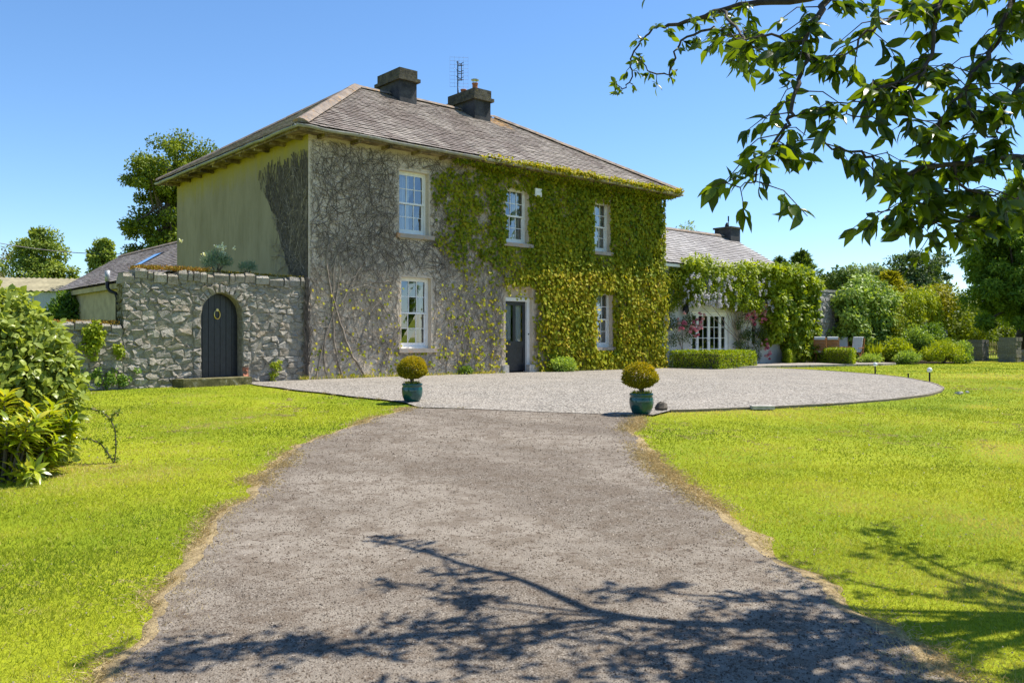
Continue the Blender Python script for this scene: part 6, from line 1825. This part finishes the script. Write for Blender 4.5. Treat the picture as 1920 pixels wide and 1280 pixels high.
# limbs above the frame that shade the drive and the lawn
shade = []
sc = []
for (a0, b0, z0_, rr_, k) in ((3.3, 5.2, 2.55, .5, 200), (3.9, 5.4, 2.8, .5, 200), (2.9, 5.5, 2.75, .42, 150), (3.6, 5.9, 2.8, .5, 190), (4.5, 5.3, 2.7, .5, 180), (4.3, 6.2, 3.0, .5, 160), (5.2, 6.4, 2.7, .42, 90), (5.9, 6.9, 2.8, .4, 80), (5.3, 7.5, 3.2, .3, 55), (6.3, 6.1, 2.6, .45, 100), (5.4, 5.5, 2.5, .4, 90), (6.6, 7.3, 3.0, .35, 60), (5.0, 4.7, 2.6, .5, 150), (5.8, 5.3, 2.7, .5, 120), (4.6, 7.0, 3.2, .3, 50), (5.6, 8.2, 3.4, .25, 40), (3.4, 4.6, 2.5, .5, 180), (4.2, 4.5, 2.6, .5, 160), (2.5, 4.8, 2.35, .4, 110), (2.2, 5.6, 2.6, .3, 70), (3.1, 6.5, 3.0, .28, 60), (1.45, 5.6, 2.5, .26, 75), (1.0, 5.5, 2.62, .24, 60), (.5, 5.35, 2.6, .26, 75), (1.9, 5.3, 2.4, .24, 60), (2.0, 6.15, 2.72, .16, 30), (1.6, 6.6, 2.9, .15, 26), (.25, 5.25, 2.62, .2, 45)):
    q = cp(a0, b0, z0_); s0 = trunk[-1] if a0 > 2.4 else cp(2.9, 5.9, 2.62)
    mid = (s0 + q) / 2 + np.array([0, 0, .3 if a0 > 2.4 else .12])
    limbs.append(([s0, mid, q], [.045 if a0 > 2.4 else .022, .024 if a0 > 2.4 else .014, .006])); shade.append(len(limbs) - 1)
    sc.append((q, rr_, k))
P = []; T_ = []; N = []; S = []; rank = []
mt = MB()
for li, (pts, rr) in enumerate(limbs):
    # smooth the limb with a Catmull-Rom pass
    Q = np.array(pts); sm = []; rs_ = []
    for i in range(len(Q) - 1):
        p0, p1, p2, p3 = Q[max(i - 1, 0)], Q[i], Q[i + 1], Q[min(i + 2, len(Q) - 1)]
        for f in (0, .25, .5, .75):
            sm.append(.5 * (2 * p1 + (p2 - p0) * f + (2 * p0 - 5 * p1 + 4 * p2 - p3) * f * f + (3 * p1 - p0 - 3 * p2 + p3) * f ** 3)); rs_.append(rr[i] + (rr[i + 1] - rr[i]) * f)
    sm.append(Q[-1]); rs_.append(rr[-1]); sm = np.array(sm)
    sm[1:-1] += R.normal(0, .008, sm[1:-1].shape)
    m = MB(); m.tube(sm, rs_, 7 if rr[0] > .02 else 5); make('limb', m, M['cherry_bark'], ch, True)
    over = li in shade
    seg = np.linalg.norm(np.diff(sm, axis=0), axis=1); cum = np.r_[0, np.cumsum(seg)]
    near7 = depth_of(*sm[-1][:2]) > 6.5
    start = cum[-1] * (.55 if len(pts) > 9 or over else .12)
    if li == 0: start = cum[-1] * .8
    step = .12 if over else (.085 if near7 else .062)
    s = start
    while s <= cum[-1] + 1e-6:
        i = min(np.searchsorted(cum, s), len(sm) - 1); p = sm[i]
        r_here = rs_[i]
        if r_here < .03:
            # side twig carrying a drooping spray
            d = rnd_dir(1)[0]; d[2] = d[2] * .4 - .1; d /= np.linalg.norm(d)
            Lt = R.uniform(.05, .3) * (.45 if near7 else 1) * (1.5 if over else 1)
            q = p + d * Lt + np.array([0, 0, -.3 * Lt])
            mt.tube([p, p + d * Lt * .55, q], [.0035, .003, .0018], 4, False)
            k = R.integers(5, 10) if not near7 else R.integers(4, 7)
            if over: k += 3
            elif (p - EYE) @ RT / ((p - EYE) @ FW) > .37: k += 3
            for _ in range(k):
                b = p + (q - p) * R.uniform(.2, 1.0)
                dd_ = d * .6 + R.normal(0, .55, 3); dd_[2] = dd_[2] * .6 - R.uniform(.0, .75)
                P.append(b); T_.append(dd_); nv_ = rnd_dir(1)[0] * .7; nv_[2] += .55; N.append(nv_)
                S.append(R.uniform(.075, .125) * (.8 if near7 else 1)); rank.append(1 if over else 0)
        s += step * R.uniform(.6, 1.4)
make('twigs', mt, M['cherry_bark'], ch, kind='stuff')
for q, rr_, k in sc:
    for _ in range(k // 9):
        c0_ = q + rnd_dir(1)[0] * np.array([rr_, rr_, rr_ * .3]) * R.random() ** .4
        for _ in range(9):
            P.append(c0_ + R.normal(0, .06, 3) * np.array([1, 1, .6])); t0 = R.normal(0, .8, 3); t0[2] -= .4; T_.append(t0); nv_ = rnd_dir(1)[0] * .6; nv_[2] += .7; N.append(nv_); S.append(R.uniform(.08, .13)); rank.append(1)
P, T_, N, S, rank = np.array(P), np.array(T_), np.array(N), np.array(S), np.array(rank)
# leaves in view that show largest come first
pr_ = (P - EYE); dz_ = pr_ @ FW; ix = 960 + 1600 * (pr_ @ RT) / dz_; iy = 640 - 1600 * pr_[:, 2] / dz_
score = S / dz_ * ((ix < 1915) & (iy > 5) & (rank == 0))
o_ = np.argsort(-score); P, T_, N, S = P[o_], T_[o_], N[o_], S[o_]; n = len(P)
tn = R.random(n) ** 1.4
big_leaves('leaves', P, T_, unit(N), S, S * R.uniform(.36, .48, n), tn, M['cherry_leaf'], ch, .35, .35, singles=300)

# ------------------------------------------------------------------ lawn grass, straw, chippings
def blades(name, label, x, y, h, w, tint, mat, lean=.65):
    n = len(x); z = ground_z(x, y) + (fbm(x, y, 3.0, 3) - .5) * .035 - .014
    P = np.c_[x, y, z]; a = R.random(n) * 6.283
    face = np.c_[np.cos(a), np.sin(a), np.zeros(n)]
    ln = np.c_[R.normal(0, lean, n), R.normal(0, lean, n), np.ones(n)]; ln = unit(ln)
    s = np.cross(ln, face); s = unit(s)
    V = np.empty((n, 3, 3)); V[:, 0] = P - s * w[:, None] / 2; V[:, 1] = P + s * w[:, None] / 2; V[:, 2] = P + ln * h[:, None]
    return np_mesh(name, V.reshape(-1, 3), np.arange(n * 3).reshape(-1, 3), mat, np.repeat(tint, 3), kind='stuff')
def scatter(dens, d0, d1, over=1.06):
    """points in the view wedge between two distances"""
    area = (d1 ** 2 - d0 ** 2) * .62 * over
    n = int(area * dens)
    d = np.sqrt(R.uniform(d0 ** 2, d1 ** 2, n)); s = R.uniform(-.63, .63, n) * over * d
    xy = EYE[:2] + FW[:2] * d[:, None] + RT[:2] * s[:, None]
    return xy[:, 0], xy[:, 1], d
OBST = [(-13, .0), (-13, .55), (0, .55), (0, 9.6), (40, 9.6), (40, -.0)]
def edge_dist(x, y, line):
    out = np.full(len(x), 9.)
    L = np.array(line)[::3]
    for i in range(0, len(x), 40000):
        q = np.c_[x[i:i + 40000], y[i:i + 40000]]
        out[i:i + 40000] = np.sqrt(((q[:, None, :] - L[None]) ** 2).sum(-1).min(1))
    return out
GX = []; 
for d0, d1, dens, hh, ww in ((3.4, 6.5, 6400, .031, .0042), (6.5, 10, 3200, .03, .0065), (10, 16, 1200, .028, .011), (16, 24, 450, .026, .018), (24, 46, 110, .03, .035)):
    x, y, d = scatter(dens, d0, d1)
    ed = np.minimum(edge_dist(x, y, DL), edge_dist(x, y, DR)) if d0 < 16 else np.full(len(x), 9.)
    wob = .1 * (vnoise(x, y, .35, 130) - .3)
    k = ~inside(DRIVE, x, y) & ~inside(FORE, x, y) & ~inside(PATIO, x, y) & ~inside(BED, x, y) & ~inside(OBST, x, y)
    k &= (ed > .02 + .2 * np.clip(vnoise(x, y, .55, 131) - .35, 0, 1) + wob * .5) | (R.random(len(x)) < .12)
    pat = fbm(x, y, 1.3, 140); pat2 = fbm(x, y, .4, 150)
    k &= R.random(len(x)) < .55 + .9 * pat2
    x, y, d, ed, pat, pat2 = x[k], y[k], d[k], ed[k], pat[k], pat2[k]; n = len(x)
    dry = np.clip((fbm(x, y, 1.9, 160) - .53) * 5, 0, 1)
    tint = np.clip((.36 + (pat - .5) * 1.2 + (fbm(x, y, 4.5, 145) - .5) * .7 + (pat2 - .5) * .5 + R.normal(0, .11, n) + .32 * dry) + .35 * np.exp(-(ed / .16) ** 2), 0, 1)
    tint = np.where(R.random(n) < .05 + .22 * dry, R.uniform(.75, 1, n), tint)
    h = hh * R.uniform(.5, 1.35, n) * (.75 + .6 * pat2) * np.where(R.random(n) < .01, 1.8, 1)
    GX.append((x, y, h, ww * R.uniform(.7, 1.3, n), tint))
x, y, h, w_, tint = [np.concatenate(q) for q in zip(*GX)]
g = blades('grass', '', x, y, h, w_, tint, M['grass'])
setp(g, 'short yellow green mown grass covering the lawn on both sides of the drive', 'grass')
# dry straw along the drive edges
xs_ = []; ys_ = []
for L_, sg in ((DL, 1), (DR, 1)):
    Lp = L_[(depth_of(L_[:, 0], L_[:, 1]) > 3) & (depth_of(L_[:, 0], L_[:, 1]) < 17)]
    i = R.integers(0, len(Lp), 30000); q = Lp[i] + R.normal(0, .11, (30000, 2))
    k = R.random(30000) < np.clip(vnoise(q[:, 0], q[:, 1], .5, 170) * 1.7 - .35, .05, 1)
    xs_.append(q[k, 0]); ys_.append(q[k, 1])
x = np.concatenate(xs_); y = np.concatenate(ys_); n = len(x); d = depth_of(x, y)
s_ = blades('straw', '', x, y, R.uniform(.02, .055, n), .005 * np.clip(d / 6, 1, 3), R.random(n), M['straw'], 2.2)
s_.location.z = .022
setp(s_, 'dry straw and dead grass along both edges of the drive', 'straw')
# loose clippings on the lawn
x, y, d = scatter(5, 4, 20); k = ~inside(DRIVE, x, y) & ~inside(FORE, x, y) & ~inside(OBST, x, y) & (fbm(x, y, 1.5, 180) > .6); cx, cy = x[k], y[k]
i = np.repeat(np.arange(len(cx)), 24); x = cx[i] + R.normal(0, .05, len(i)); y = cy[i] + R.normal(0, .05, len(i)); d = depth_of(x, y); n = len(x)
s_ = blades('clippings', '', x, y, R.uniform(.02, .05, n), .004 * np.clip(d / 6, 1, 4), R.random(n) * .8, M['straw'], 2.5)
s_.location.z = .04
setp(s_, 'scattered tufts of dry mown clippings lying on the lawn', 'clippings')
# loose chippings on the drive and gravel
CV = []; CT = []; CF = []; nb = 0
tet = np.array([(1, .1, -.3), (-.6, .8, -.35), (-.5, -.85, -.3), (.1, 0, .8)]); tf = np.array([(0, 1, 3), (1, 2, 3), (2, 0, 3)])
for d0, d1, dens, sz in ((3.4, 6, 3000, .0048), (6, 10, 900, .0065), (10, 15.5, 300, .009)):
    x, y, d = scatter(dens, d0, d1); k = inside(DRIVE, x, y) | ((R.random(len(x)) < .02) & ~inside(OBST, x, y)); x, y = x[k], y[k]; n = len(x)
    a = R.random(n) * 6.283; s_ = sz * R.uniform(.5, 1.6, n)
    v = tet[None] + R.normal(0, .25, (n, 4, 3)); c_, s2 = np.cos(a)[:, None], np.sin(a)[:, None]
    X = v[..., 0] * c_ - v[..., 1] * s2; Y = v[..., 0] * s2 + v[..., 1] * c_
    V = np.stack([x[:, None] + X * s_[:, None], y[:, None] + Y * s_[:, None], ground_z(x, y)[:, None] + .012 + (v[..., 2] + .3) * s_[:, None] * .8], -1)
    br_ = R.random(n); CT.append(np.repeat(np.where(R.random(n) < .35, br_ * .15, br_), 4)); CV.append(V.reshape(-1, 3)); CF.append((np.arange(n)[:, None, None] * 4 + tf[None]).reshape(-1, 3) + nb); nb += n * 4
cg = np_mesh('loose_chippings', np.concatenate(CV), np.concatenate(CF), M['chip'], np.concatenate(CT), kind='stuff')
setp(cg, 'loose stone chippings scattered over the drive', 'chippings')
# off to the right of the house front: garden trees that the window glass looks at
for k, (x, y, hh, lab) in enumerate([(40, -16, 9, 'garden tree opposite the wing across the lawn'), (48, -27, 11, 'tall garden tree at the far side of the lawn opposite the house'), (36, -33, 10, 'garden tree on the lawn opposite the front door'), (57, -16, 12, 'tallest garden tree behind the others opposite the wing'), (24, -42, 11, 'garden tree across the drive opposite the house')]):
    tree('garden_tree', lab, (x, y, 0), [(0, 0, hh * .6, hh * .36, hh * .36, hh * .36), (1, 1, hh * .35, hh * .36, hh * .34, hh * .28)], 6500, M['chestnut_leaf'], .62, 70, .42, .3, group='garden trees opposite the house')
